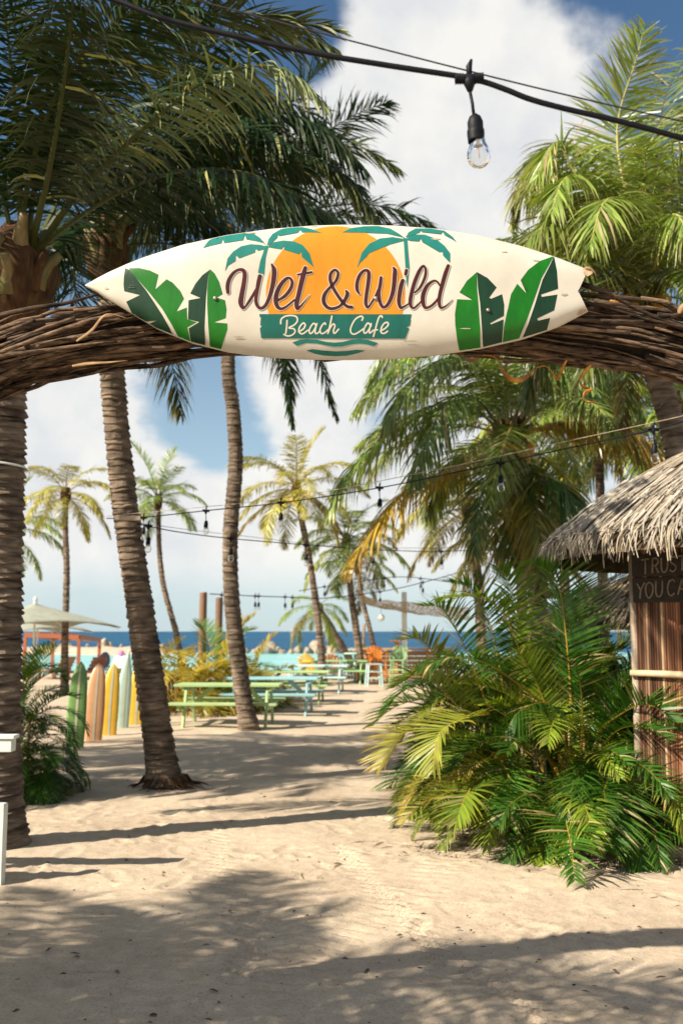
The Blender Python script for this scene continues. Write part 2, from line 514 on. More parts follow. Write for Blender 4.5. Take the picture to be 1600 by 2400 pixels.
def water(name, deep, shallow, scale, bump, y0, y1, z, x=9000, rough=0.12, spec=0.3):
    m, nt, b = newmat(name)
    n, l = nt.nodes, nt.links
    tcn = n.new('ShaderNodeTexCoord'); mp = n.new('ShaderNodeMapping'); mp.inputs['Scale'].default_value = (0.35, 1, 1)
    l.new(tcn.outputs['Object'], mp.inputs[0])
    z1 = n.new('ShaderNodeTexNoise'); z1.inputs['Scale'].default_value = scale; z1.inputs['Detail'].default_value = 5; l.new(mp.outputs[0], z1.inputs['Vector'])
    rp = n.new('ShaderNodeValToRGB'); rp.color_ramp.elements[0].position = .35; rp.color_ramp.elements[1].position = .65
    rp.color_ramp.elements[0].color = (*deep, 1); rp.color_ramp.elements[1].color = (*shallow, 1); l.new(z1.outputs['Fac'], rp.inputs[0])
    l.new(rp.outputs[0], b.inputs['Base Color'])
    b.inputs['Roughness'].default_value = rough; b.inputs['IOR'].default_value = 1.33; b.inputs['Specular IOR Level'].default_value = spec
    z2 = n.new('ShaderNodeTexNoise'); z2.inputs['Scale'].default_value = scale * 3; z2.inputs['Detail'].default_value = 4; l.new(mp.outputs[0], z2.inputs['Vector'])
    bp = n.new('ShaderNodeBump'); bp.inputs['Strength'].default_value = bump; bp.inputs['Distance'].default_value = 0.3; l.new(z2.outputs['Fac'], bp.inputs['Height']); l.new(bp.outputs[0], b.inputs['Normal'])
    V = [(-x, y0, z), (x, y0, z), (x, y1, z), (-x, y1, z)]
    return link(name, mesh(name, V, [(0, 1, 2, 3)], mat=m))


o = water('lagoon_water', (0.12, 0.40, 0.42), (0.20, 0.52, 0.50), 0.5, 0.25, 50, 118, WATER_Z, 600, 0.25); tag(o, kind='structure')
o = water('sea', (0.010, 0.06, 0.13), (0.024, 0.098, 0.185), 0.06, 0.5, 118, 40000, WATER_Z, 30000, 0.6, 0.08); tag(o, kind='structure')


# breakwater rocks and the sandy spit beyond the lagoon
M['rock'] = surf('rock', (0.20, 0.17, 0.13), (0.42, 0.35, 0.27), 1.6, 0.9, 0.7, 5, spec=0.2, bdist=0.1, rnd=0.25)
def rock_mesh(seed):
    r = random.Random(seed)
    bm = bmesh.new(); bmesh.ops.create_icosphere(bm, subdivisions=3, radius=1)
    offs = [Vector((r.uniform(-1, 1), r.uniform(-1, 1), r.uniform(-1, 1))).normalized() for _ in range(9)]
    cut = [r.uniform(.55, .85) for _ in offs]
    for v in bm.verts:
        p = v.co.copy()
        for d, c in zip(offs, cut):
            k = p.dot(d)
            if k > c: p -= d * (k - c) * 0.85
        v.co = p + p.normalized() * 0.05 * math.sin(p.x * 7 + seed) * math.cos(p.y * 6)
    me = bpy.data.meshes.new('rock'); bm.to_mesh(me); bm.free(); me.materials.append(M['rock'])
    return me
rocks = [rock_mesh(k) for k in range(5)]
ORD = 'first second third fourth fifth sixth seventh eighth ninth tenth eleventh twelfth thirteenth fourteenth fifteenth sixteenth seventeenth eighteenth nineteenth twentieth twenty-first twenty-second twenty-third twenty-fourth'.split()
rk = [(617, 30), (646, 26), (598, 18), (662, 16), (682, 15), (700, 22), (722, 22), (741, 40, 'tallest pale boulder at the middle of the breakwater'), (766, 22), (783, 30, 'wide round boulder just left of the slim palm trunk on the breakwater'), (803, 18), (820, 20), (840, 26), (858, 18), (880, 16), (905, 14), (935, 15), (960, 14), (1010, 16), (628, 40, 'big left-hand boulder at the start of the breakwater pile'), (572, 20), (540, 18), (690, 12), (752, 14)]
small = sorted(q[0] for q in rk if len(q) == 2)
for i, q in enumerate(rk):
    p = at(q[0], 1533, 112 + (i % 3)); s = q[1] * 112 / F * 0.62
    o = link('rock', rocks[i % 5], None, None, (p.x, p.y, WATER_Z + s * 0.22), (0.2 * i, 0.3 * i, i * 1.7), (s * 1.15, s, s * 0.85))
    tag(o, q[2] if len(q) > 2 else 'small weathered breakwater boulder, %s small one counted from the left' % ORD[small.index(q[0])], 'rock', 'boulders of the breakwater')
V = []; Fc = []
prof = [(-3, -0.6), (-1.5, 0.15), (0, 0.6), (2.5, 0.75), (5, 0.2), (7, -0.6)]
xs_ = np.linspace(-75, -17, 40)
for i, x in enumerate(xs_):
    for (py, pz) in prof:
        fade = min(1, (x_end := (-17 - x)) / 6)
        V.append((x, 110 + py + 1.2 * math.sin(x * .3), WATER_Z + (pz + 0.15 * math.sin(x * 1.7 + py)) * (0.3 + 0.7 * fade)))
k = len(prof)
for i in range(len(xs_) - 1):
    for j in range(k - 1): Fc.append((i * k + j, (i + 1) * k + j, (i + 1) * k + j + 1, i * k + j + 1))
tag(link('sand_spit', mesh('sand_spit', V, Fc, smooth=True, mat=M['sand'])), 'low sandy spit closing the lagoon', kind='structure')
for i, (px, w) in enumerate(((150, 30), (165, 22), (240, 34), (256, 22), (205, 16), (285, 14), (320, 20), (345, 18), (380, 20))):
    p = at(px, 1515, 113); s = w * 112 / F * .5
    tag(link('rock', rocks[(i + 2) % 5], None, None, (p.x, p.y, WATER_Z + 0.62 + s * .2), (i, 0.4 * i, i), (s * 1.3, s, s * .7)),
        'flat brown boulder on the sandy spit, %s counted from the left' % ORD[sorted((150, 165, 240, 256, 205, 285, 320, 345, 380)).index(px)], 'rock', 'boulders on the spit')


# ------------------------------------------------------------------ fronds and palms
def smoothpath(P, n):
    Q = catmull(P, 10)
    s = np.concatenate([[0], np.cumsum(np.linalg.norm(np.diff(Q, axis=0), axis=1))])
    t = np.linspace(0, s[-1], n)
    return np.stack([np.interp(t, s, Q[:, k]) for k in range(3)], 1), s[-1]


GREEN = (0.013, 0.026, 0.006); LIME = (0.155, 0.225, 0.038); GOLD = (0.42, 0.25, 0.035); BROWN = (0.20, 0.11, 0.045); STRAW = (0.34, 0.27, 0.13); SHADE_TIP = (0.022, 0.035, 0.011)  # canopy shade is put into GREEN and the dark tip, sunlight into LIME
STEM = (0.07, 0.065, 0.022)


def nrm(a): return a / np.maximum(np.linalg.norm(a, axis=-1, keepdims=True), 1e-9)


def frond_geo(path, n=70, llen=0.75, wid=0.021, hang=0.35, base=GREEN, tip=SHADE_TIP, tipk=0.4, lift=0.15, a0=0.35, a1=1.0, K=4, t0=0.17, rr=(0.028, 0.004),
              seed=0, messy=0.14, stem=STEM, miss=0.04, drywt=0.06, prof='coco', rollsd=0.3):
    g = np.random.default_rng(seed)
    P, L = smoothpath(path, 30)
    T = nrm(np.gradient(P, axis=0))
    H = P[-1] - P[0]; H[2] = 0
    if np.linalg.norm(H) < 0.05 * L: H = np.array([1.0, 0.3, 0])
    S0 = nrm(np.cross(nrm(H), (0, 0, 1)))
    S = nrm(S0 - T * (T @ S0)[:, None])
    Nn = np.cross(S, T)
    # leaflets
    t = np.repeat(t0 + (1 - t0) * (np.arange(n) + 0.5) / n, 2)
    side = np.tile([1.0, -1.0], n)
    t = np.clip(t + g.normal(0, 0.3 / n, 2 * n), t0, 0.999)
    keep = g.random(2 * n) > miss
    t, side = t[keep], side[keep]; m = len(t)
    f = t * 29; i0 = np.clip(f.astype(int), 0, 28); fr = (f - i0)[:, None]
    lerp = lambda A: A[i0] * (1 - fr) + A[i0 + 1] * fr
    p0, Tt, St, Nt = lerp(P), nrm(lerp(T)), nrm(lerp(S)), nrm(lerp(Nn))
    tt = (t - t0) / (1 - t0)
    if prof == 'coco': pl = np.clip(0.42 + 1.9 * tt - 2.15 * tt ** 2 + 0.12 * tt ** 3, 0.18, 1) * np.where(tt > .9, 1 - (tt - .9) * 3.5, 1)
    else: pl = np.clip(np.sin(math.pi * (0.2 + 0.72 * tt)), .2, 1)
    Ln = llen * pl * g.uniform(0.82, 1.12, m)
    ang = a0 + (a1 - a0) * tt ** 1.3 + g.normal(0, messy, m)
    lf = lift + g.normal(0, messy, m)
    hg = hang * g.uniform(0.6, 1.5, m) * (1 + 0.5 * (g.random(m) < 0.1))
    d = nrm(St * (side * np.cos(ang))[:, None] + Tt * np.sin(ang)[:, None] + Nt * lf[:, None] + np.array([0, 0, -1.0]) * (hg * 1.3 * tt ** .5)[:, None])
    W = wid * g.uniform(0.75, 1.2, m)
    wprof = {3: [0.55, 1.0, 0.75], 4: [0.5, 1.0, 0.85, 0.5], 5: [0.5, 0.95, 1, 0.8, 0.45]}[K]
    pos = p0.copy(); V = np.zeros((m, 2 * K + 1, 3)); C = np.zeros((m, 2 * K + 1, 3))
    br = g.uniform(0.7, 1.35, m)[:, None]
    dry = (g.random(m) < drywt)[:, None]
    cb = np.where(dry, np.array(STRAW), np.array(base)) * br
    ct = np.where(dry, np.array(BROWN), np.array(tip)) * br
    roll = g.normal(0, rollsd, m)[:, None]
    for k in range(K):
        wd = Tt - d * np.sum(Tt * d, 1, keepdims=True)
        wd = nrm(wd + np.cross(d, nrm(wd)) * roll)
        hw = (W * wprof[k])[:, None]
        V[:, 2 * k] = pos - wd * hw; V[:, 2 * k + 1] = pos + wd * hw
        q = (k / K) ** 2 * tipk
        C[:, 2 * k] = C[:, 2 * k + 1] = cb * (1 - q) + ct * q
        pos = pos + d * (Ln / K)[:, None]
        d = d + np.array([0, 0, -1.0]) * (hg * (0.3 + k * 0.28))[:, None] + g.normal(0, 0.03, (m, 3))
        d = nrm(d)
    V[:, 2 * K] = pos; C[:, 2 * K] = cb * (1 - tipk) + ct * tipk
    st = 2 * K + 1
    o = (np.arange(m) * st)[:, None]
    quads = np.concatenate([o + np.array([2 * k, 2 * k + 1, 2 * k + 3, 2 * k + 2]) for k in range(K - 1)])
    tris = o + np.array([2 * K - 2, 2 * K - 1, 2 * K])
    # rachis
    ns = 5; M_ = 15
    RP = P[::2]; RT, RS, RN = T[::2], S[::2], Nn[::2]
    rv = []; rc = []
    for i in range(M_):
        rad = rr[0] + (rr[1] - rr[0]) * (i / (M_ - 1)) ** 0.7
        if i == 0: rad *= 1.6
        for k in range(ns):
            an = 2 * math.pi * k / ns
            rv.append(RP[i] + RS[i] * math.cos(an) * rad * 1.25 + RN[i] * math.sin(an) * rad * 0.8)
            rc.append(np.array(stem) * (1 - 0.35 * i / M_) + np.array(base) * 0.35 * i / M_)
    off = m * st
    rq = [(off + i * ns + k, off + i * ns + (k + 1) % ns, off + (i + 1) * ns + (k + 1) % ns, off + (i + 1) * ns + k) for i in range(M_ - 1) for k in range(ns)]
    return np.vstack([V.reshape(-1, 3), np.array(rv)]), quads.tolist() + tris.tolist() + rq, np.vstack([C.reshape(-1, 3), np.array(rc)])


def frond_mesh(path, mat=None, **kw):
    V, Fc, C = frond_geo(path, **kw)
    return mesh('frond', V, Fc, C, mat=mat or M['leaf'])


def arc_path(L, e, D, lat=0.0, M_=10, powr=1.2):
    P = [np.array([0.0, 0, 0])]
    for i in range(M_):
        s = (i + .5) / M_
        p = R(e - D * s ** powr); a = lat * s
        P.append(P[-1] + L / M_ * np.array([math.cos(p) * math.cos(a), math.cos(p) * math.sin(a), math.sin(p)]))
    return np.array(P)


def variants(spec, mat, **kw):
    out = []
    for i, (L, e, D, lat, extra) in enumerate(spec):
        k = dict(kw); k.update(extra)
        out.append((e, frond_mesh(arc_path(L, e, D, lat), mat, seed=100 + i, **k)))
    return out


COCO = [(1, 82, 35, .1, dict(hang=.10, lift=.3)), (1, 70, 70, -.2, dict(hang=.16)), (1, 60, 85, .3, dict(hang=.22)), (1, 48, 85, -.2, {}), (1, 38, 85, .25, {}),
        (1, 25, 85, -.3, dict(hang=.45)), (1, 10, 75, .2, dict(hang=.5)), (1, -8, 65, -.2, dict(hang=.55, tip=GOLD, tipk=.6)), (1, -32, 45, .2, dict(hang=.5, base=(.10, .10, .02), tip=GOLD, tipk=.8)),
        (1, 55, 95, .5, dict(hang=.3)), (1, 30, 95, -.5, dict(hang=.5))]
# unit-length fronds: sizes are given as fractions of the rachis and scaled per tree
HI = variants([(a_, e_, d_, l_, dict(x_, **({'base': (.07, .065, .016)} if e_ < -20 else {}))) for a_, e_, d_, l_, x_ in COCO], M['leaf_dark'], drywt=.015, n=108, llen=0.28, wid=0.0038, rr=(.008, .0012), K=4, base=(0.012, 0.025, 0.006), tip=(.02, .032, .010))  # near-black leaves carry the canopy's shade in their colour
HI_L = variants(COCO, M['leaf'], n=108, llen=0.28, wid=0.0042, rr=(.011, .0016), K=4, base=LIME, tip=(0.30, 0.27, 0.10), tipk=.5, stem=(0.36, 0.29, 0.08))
LO = variants(COCO, M['leaf'], n=70, llen=0.28, wid=0.0058, rr=(.012, .002), K=3, base=(0.15, 0.235, 0.03), tip=(0.38, 0.34, 0.06), tipk=.45)
LO_Y = variants(COCO, M['leaf'], n=70, llen=0.28, wid=0.0058, rr=(.012, .002), K=3, base=(0.29, 0.29, 0.04), tip=GOLD, tipk=.6, stem=(0.4, 0.28, 0.07))


def trunk_mesh(P, r0, r1, spacing=0.07, segs=18, jag=0.012, flare=0.5, seed=1, rough=1.0):
    g = np.random.default_rng(seed)
    Q = catmull(P, 14)
    s = np.concatenate([[0], np.cumsum(np.linalg.norm(np.diff(Q, axis=0), axis=1))])
    L = s[-1]
    st = []; prof = []
    z = 0.0; ring = 0; rid = []
    while z < L:
        sp = spacing * g.uniform(0.45, 1.75)
        for f, h in ((0.0, 0.0), (0.12, 1.0), (0.55, 0.45), (0.95, -0.25)):
            st.append(min(z + f * sp, L)); prof.append(h); rid.append(ring)
        z += sp; ring += 1
    st = np.array(st); prof = np.array(prof); rid = np.array(rid)
    C = np.stack([np.interp(st, s, Q[:, k]) for k in range(3)], 1)
    T = nrm(np.gradient(C, axis=0) + 1e-9)
    u = st / L
    rad = (r0 + (r1 - r0) * u ** 0.8) * (1 + flare * np.exp(-st / 0.22))
    th = np.linspace(0, 2 * math.pi, segs, endpoint=False)
    ref = np.array([1.0, 0, 0])
    A = nrm(ref - T * (T @ ref)[:, None]); B = np.cross(T, A)
    RR = rid[:, None]; TH = th[None, :]
    nz = vnoise2(TH * 2.2 + RR * 7.7, RR * 3.3 + TH * 0, seed) ; nz2 = vnoise2(TH * 5 + RR * 1.7, RR * 1.3 + TH * 0, seed + 4)
    lump = fbm2(np.cos(TH) * 1.5 + u[:, None] * L * 1.2, np.sin(TH) * 1.5 + u[:, None] * L * 0.7, 3, seed) * 0.07
    dr = jag * prof[:, None] * (0.35 + 1.3 * nz) + jag * 0.5 * (nz2 - .5) * rough
    rr = rad[:, None] * (1 + lump) + dr
    V = C[:, None, :] + (A[:, None, :] * np.cos(TH)[..., None] + B[:, None, :] * np.sin(TH)[..., None]) * rr[..., None]
    V[:, :, 2] += (nz - .5) * spacing * 0.5
    patch = vnoise2(np.cos(TH) * 1.2 + u[:, None] * L * 1.7, np.sin(TH) * 1.2 + u[:, None] * L * .9, seed + 9)
    colr = (0.62 + 0.55 * nz) * (0.62 + 0.8 * patch)
    cols = np.stack([colr, colr * 0.98, colr * 0.96], -1)
    nst = len(st)
    idx = np.arange(nst * segs).reshape(nst, segs)
    nx = np.roll(idx, -1, 1)
    Fq = np.stack([idx[:-1], nx[:-1], nx[1:], idx[1:]], -1).reshape(-1, 4).tolist()
    Fq.append(list(range((nst - 1) * segs, nst * segs)))
    me = mesh('trunk', V.reshape(-1, 3), Fq, cols.reshape(-1, 3), mat=M['trunk'])
    return me


def boots(parent, c, r, n, seed, scale=1.0, axis=Vector((0, 0, 1))):
    rr_ = random.Random(seed)
    for k in range(n):
        a = k * 2.4; z = rr_.uniform(-.25, .2) * scale
        b_ = MB()
        d = Vector((math.cos(a), math.sin(a), 0))
        p = Vector(c) + d * r * 0.75 + Vector((0, 0, z))
        tilt = rr_.uniform(.25, .6)
        pts = [p + (d * tilt * s + Vector((0, 0, 1)) * (1 - .2 * s)) * s * 0.34 * scale for s in (0, .35, .7, 1.0)]
        b_.tube(pts, [0.075 * scale, 0.07 * scale, 0.05 * scale, 0.032 * scale], 7)
        b_.build('leaf_base', M['boot'] if rr_.random() < .6 else M['fibre'], parent, smooth=True)


def palm(label, P, r0, r1, L, nf, lib, seed=1, n_coco=0, spacing=0.07, segs=16, jag=0.012, flare=0.5, crown_boots=0, group='coconut palms', az0=0.0, emin=-35, emax=82, custom=(), name='coconut_palm', skip=None):
    base = Vector(P[0])
    o = empty(name, base, 0, label, 'palm tree', group)
    loc = [Vector(p) - base for p in P]
    link('trunk', trunk_mesh([tuple(p) for p in loc], r0, r1, spacing, segs, jag, flare, seed), o)
    c = loc[-1]
    rr_ = random.Random(seed)
    fib = MB(); fib.lathe([(r1 * 1.0, -.45 * L / 3), (r1 * 1.7, -.15), (r1 * 1.9, .05), (r1 * 1.3, .22), (r1 * .5, .4 * L / 3)], 12)
    for i, v_ in enumerate(fib.V):
        fib.V[i] = (v_[0] * (1 + .25 * math.sin(i * 2.1)), v_[1] * (1 + .25 * math.cos(i * 1.7)), v_[2])
    fib.build('crown_fibre', M['fibre'], o, c, smooth=True)
    if crown_boots: boots(o, c, r1 * 1.5, crown_boots, seed)
    for i in range(nf):
        e = emax + (emin - emax) * ((i + .5) / nf) ** 0.9 + rr_.uniform(-8, 8)
        az = az0 + i * 2.39996 + rr_.uniform(-.25, .25)
        if skip and skip(az, e): continue
        cand = sorted(lib, key=lambda q: abs(q[0] - e))[:3]
        me = rr_.choice(cand)
        s = L * rr_.uniform(.85, 1.12)
        link('frond', me[1], o, None, c + Vector((math.cos(az), math.sin(az), 0)) * r1 * .5 + Vector((0, 0, .12 * math.sin(R(e)))), (rr_.uniform(-.12, .12), R(me[0] - e) * .6, az), s)
    for kw in custom:
        kw = dict(kw); pts = kw.pop('pts')
        me = frond_mesh([tuple(Vector(p) - base) for p in pts], **kw)
        link('frond', me, o)
    for k in range(n_coco):
        a = rr_.uniform(0, 6.28); d = Vector((math.cos(a), math.sin(a), 0))
        q = MB(); q.lathe([(.01, -.13), (.07, -.1), (.1, -.03), (.1, .04), (.06, .1), (.015, .13)], 10)
        q.build('coconut', M['coconut'], o, c + d * rr_.uniform(.16, .32) + Vector((0, 0, rr_.uniform(-.42, -.05))), (rr_.uniform(-.4, .4), rr_.uniform(-.4, .4), 0), smooth=True)
    return o
# ------------------------------------------------------------------ the palms
g0 = gnd(20, 1995)
YA = g0.y
def trunkpts(pix, Y):
    out = [Vector((*gnd(pix[0][0], pix[0][1])[:2], -0.06))]
    y0 = out[0].y
    ny = len(pix) - 1
    for i, (px, py) in enumerate(pix[1:]):
        out.append(at(px, py, y0 + (Y - y0) * (i + 1) / ny))
    return out

def fpts(seq): return [at(*q) for q in seq]

# A: stout palm at the left edge
PA = trunkpts([(-2, 1985), (-8, 1700), (-2, 1400), (5, 1100), (12, 860), (38, 640)], 7.7)
custA = [
    dict(mat=M['leaf_dark'], pts=fpts([(75, 605, 7.7), (194, 439, 7.4), (332, 306, 7.0), (480, 190, 6.7), (612, 153, 6.5), (700, 180, 6.35), (765, 250, 6.25)]), n=108, llen=.62, wid=0.0106, hang=.42, base=(.13, .13, .075), tip=(.34, .29, .17), tipk=.7, seed=1, rr=(.03, .004), drywt=.05),  # sunlight on this frond is put into its paler leaf colour
    dict(mat=M['leaf_dark'], pts=fpts([(60, 610, 7.7), (150, 330, 7.3), (300, 130, 7.0), (500, 30, 6.8), (790, 70, 6.6)]), n=108, llen=.75, wid=0.0113, hang=.12, base=(0.0360, 0.0390, 0.0168), tip=(.26, .22, .10), tipk=.6, seed=2, a0=.5, a1=1.2, drywt=.015),  # pale tips paint in the sun along the crown's top edge
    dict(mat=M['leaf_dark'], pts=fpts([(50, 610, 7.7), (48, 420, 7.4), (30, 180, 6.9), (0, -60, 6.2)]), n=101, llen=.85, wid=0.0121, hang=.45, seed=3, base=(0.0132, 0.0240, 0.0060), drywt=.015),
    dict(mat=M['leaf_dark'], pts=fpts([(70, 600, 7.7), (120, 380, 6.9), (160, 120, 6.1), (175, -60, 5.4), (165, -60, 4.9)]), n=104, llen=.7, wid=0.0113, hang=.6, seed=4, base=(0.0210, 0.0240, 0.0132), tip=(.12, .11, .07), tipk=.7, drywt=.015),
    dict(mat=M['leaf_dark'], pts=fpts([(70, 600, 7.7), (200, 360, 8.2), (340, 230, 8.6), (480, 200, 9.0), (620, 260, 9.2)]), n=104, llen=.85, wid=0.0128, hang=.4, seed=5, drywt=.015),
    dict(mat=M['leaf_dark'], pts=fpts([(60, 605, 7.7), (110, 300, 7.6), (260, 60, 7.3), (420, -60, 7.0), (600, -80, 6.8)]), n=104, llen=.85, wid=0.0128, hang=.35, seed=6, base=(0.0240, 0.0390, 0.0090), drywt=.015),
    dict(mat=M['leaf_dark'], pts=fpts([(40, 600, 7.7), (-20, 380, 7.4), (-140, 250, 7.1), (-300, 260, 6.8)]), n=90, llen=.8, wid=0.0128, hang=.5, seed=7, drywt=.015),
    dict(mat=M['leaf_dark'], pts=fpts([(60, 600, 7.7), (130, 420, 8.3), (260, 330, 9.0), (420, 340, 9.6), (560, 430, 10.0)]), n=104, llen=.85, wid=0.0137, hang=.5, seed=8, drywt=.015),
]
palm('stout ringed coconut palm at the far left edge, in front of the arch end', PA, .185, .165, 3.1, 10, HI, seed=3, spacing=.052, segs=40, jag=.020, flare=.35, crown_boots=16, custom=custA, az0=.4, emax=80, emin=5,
     skip=lambda az, e: e < 20 and math.cos(az) > 0.2)

# B: leaning palm with the root skirt
PB = trunkpts([(388, 1843), (352, 1600), (325, 1400), (293, 1180), (274, 1000), (262, 850), (252, 590)], 10.5)
custA += [
    dict(mat=M['leaf_dark'], pts=fpts([(55, 600, 7.7), (70, 420, 7.2), (120, 300, 6.7), (210, 260, 6.3), (290, 330, 6.0)]), n=117, llen=.75, wid=0.0106, hang=.55, seed=111, drywt=.015),
    dict(mat=M['leaf_dark'], pts=fpts([(60, 600, 7.7), (140, 350, 7.9), (300, 190, 8.1), (480, 120, 8.3), (660, 150, 8.4)]), n=117, llen=.85, wid=0.0113, hang=.45, seed=112, drywt=.015),
    dict(mat=M['leaf_dark'], pts=fpts([(60, 600, 7.7), (160, 480, 7.6), (280, 430, 7.4), (400, 450, 7.2), (480, 520, 7.1)]), n=117, llen=.75, wid=0.0113, hang=.5, seed=114, drywt=.015),
    dict(mat=M['leaf_dark'], pts=fpts([(40, 600, 7.7), (10, 450, 7.9), (-60, 340, 8.2), (-160, 330, 8.4)]), n=104, llen=.85, wid=0.0113, hang=.5, seed=115, drywt=.015),
]
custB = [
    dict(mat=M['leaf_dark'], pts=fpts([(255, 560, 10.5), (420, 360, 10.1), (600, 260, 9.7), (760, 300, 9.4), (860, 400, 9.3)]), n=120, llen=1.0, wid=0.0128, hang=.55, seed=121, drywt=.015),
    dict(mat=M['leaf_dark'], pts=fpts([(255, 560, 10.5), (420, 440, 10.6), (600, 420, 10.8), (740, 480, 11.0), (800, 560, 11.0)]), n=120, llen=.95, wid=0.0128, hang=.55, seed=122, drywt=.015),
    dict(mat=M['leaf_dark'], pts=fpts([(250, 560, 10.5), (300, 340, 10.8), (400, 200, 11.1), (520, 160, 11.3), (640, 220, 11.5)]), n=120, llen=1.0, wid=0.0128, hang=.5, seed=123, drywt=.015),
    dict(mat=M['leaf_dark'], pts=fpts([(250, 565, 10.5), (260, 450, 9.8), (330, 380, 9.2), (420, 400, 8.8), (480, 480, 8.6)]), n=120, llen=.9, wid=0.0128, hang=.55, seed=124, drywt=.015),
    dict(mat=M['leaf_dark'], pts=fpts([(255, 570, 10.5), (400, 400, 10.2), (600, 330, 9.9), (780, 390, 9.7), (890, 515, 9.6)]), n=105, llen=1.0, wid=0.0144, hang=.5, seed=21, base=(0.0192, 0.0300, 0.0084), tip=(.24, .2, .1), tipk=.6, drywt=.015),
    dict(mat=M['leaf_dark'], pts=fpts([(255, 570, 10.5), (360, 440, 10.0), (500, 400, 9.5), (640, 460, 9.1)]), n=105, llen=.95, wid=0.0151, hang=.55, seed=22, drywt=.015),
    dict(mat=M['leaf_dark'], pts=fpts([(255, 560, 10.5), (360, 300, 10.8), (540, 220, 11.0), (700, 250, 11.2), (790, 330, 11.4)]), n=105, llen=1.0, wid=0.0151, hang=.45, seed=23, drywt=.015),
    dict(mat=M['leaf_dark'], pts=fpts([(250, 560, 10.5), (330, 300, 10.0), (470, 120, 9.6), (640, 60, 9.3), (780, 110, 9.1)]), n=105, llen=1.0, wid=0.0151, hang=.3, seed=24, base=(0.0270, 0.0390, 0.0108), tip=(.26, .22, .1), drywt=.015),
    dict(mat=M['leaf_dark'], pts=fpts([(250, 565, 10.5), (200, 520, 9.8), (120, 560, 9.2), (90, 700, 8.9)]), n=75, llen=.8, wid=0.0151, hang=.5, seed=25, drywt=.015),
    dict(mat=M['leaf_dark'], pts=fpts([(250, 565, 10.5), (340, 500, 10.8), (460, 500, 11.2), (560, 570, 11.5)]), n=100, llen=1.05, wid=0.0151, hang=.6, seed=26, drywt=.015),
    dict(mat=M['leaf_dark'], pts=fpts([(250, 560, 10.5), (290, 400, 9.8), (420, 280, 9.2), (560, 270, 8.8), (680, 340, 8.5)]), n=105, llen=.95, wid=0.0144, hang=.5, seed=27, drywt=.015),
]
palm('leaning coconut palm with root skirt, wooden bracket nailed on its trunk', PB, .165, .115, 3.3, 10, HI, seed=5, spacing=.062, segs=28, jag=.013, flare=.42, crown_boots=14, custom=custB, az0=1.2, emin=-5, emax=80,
     skip=lambda az, e: e < 25 and math.sin(az) < -0.3)

# C: slim palm beside the first table
PC = trunkpts([(585, 1712), (560, 1560), (543, 1400), (540, 1250), (552, 1090), (546, 960), (535, 860), (540, 600)], 16.6)
custC = [
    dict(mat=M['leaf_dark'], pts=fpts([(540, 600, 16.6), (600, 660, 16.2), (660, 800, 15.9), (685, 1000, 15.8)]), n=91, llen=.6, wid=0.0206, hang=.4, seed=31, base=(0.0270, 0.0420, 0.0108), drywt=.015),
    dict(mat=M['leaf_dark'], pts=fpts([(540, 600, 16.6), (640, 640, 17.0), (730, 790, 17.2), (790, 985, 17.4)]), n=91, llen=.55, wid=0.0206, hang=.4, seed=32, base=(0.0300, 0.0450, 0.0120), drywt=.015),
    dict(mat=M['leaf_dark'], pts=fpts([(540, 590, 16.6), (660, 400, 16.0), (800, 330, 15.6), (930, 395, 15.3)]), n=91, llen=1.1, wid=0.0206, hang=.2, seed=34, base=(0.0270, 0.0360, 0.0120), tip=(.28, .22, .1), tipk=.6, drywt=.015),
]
palm('slim grey coconut palm standing in front of the nearest green picnic table', PC, .15, .105, 4.2, 20, HI, seed=9, spacing=.085, segs=20, jag=.010, flare=.45, custom=custC, crown_boots=6, emin=8)

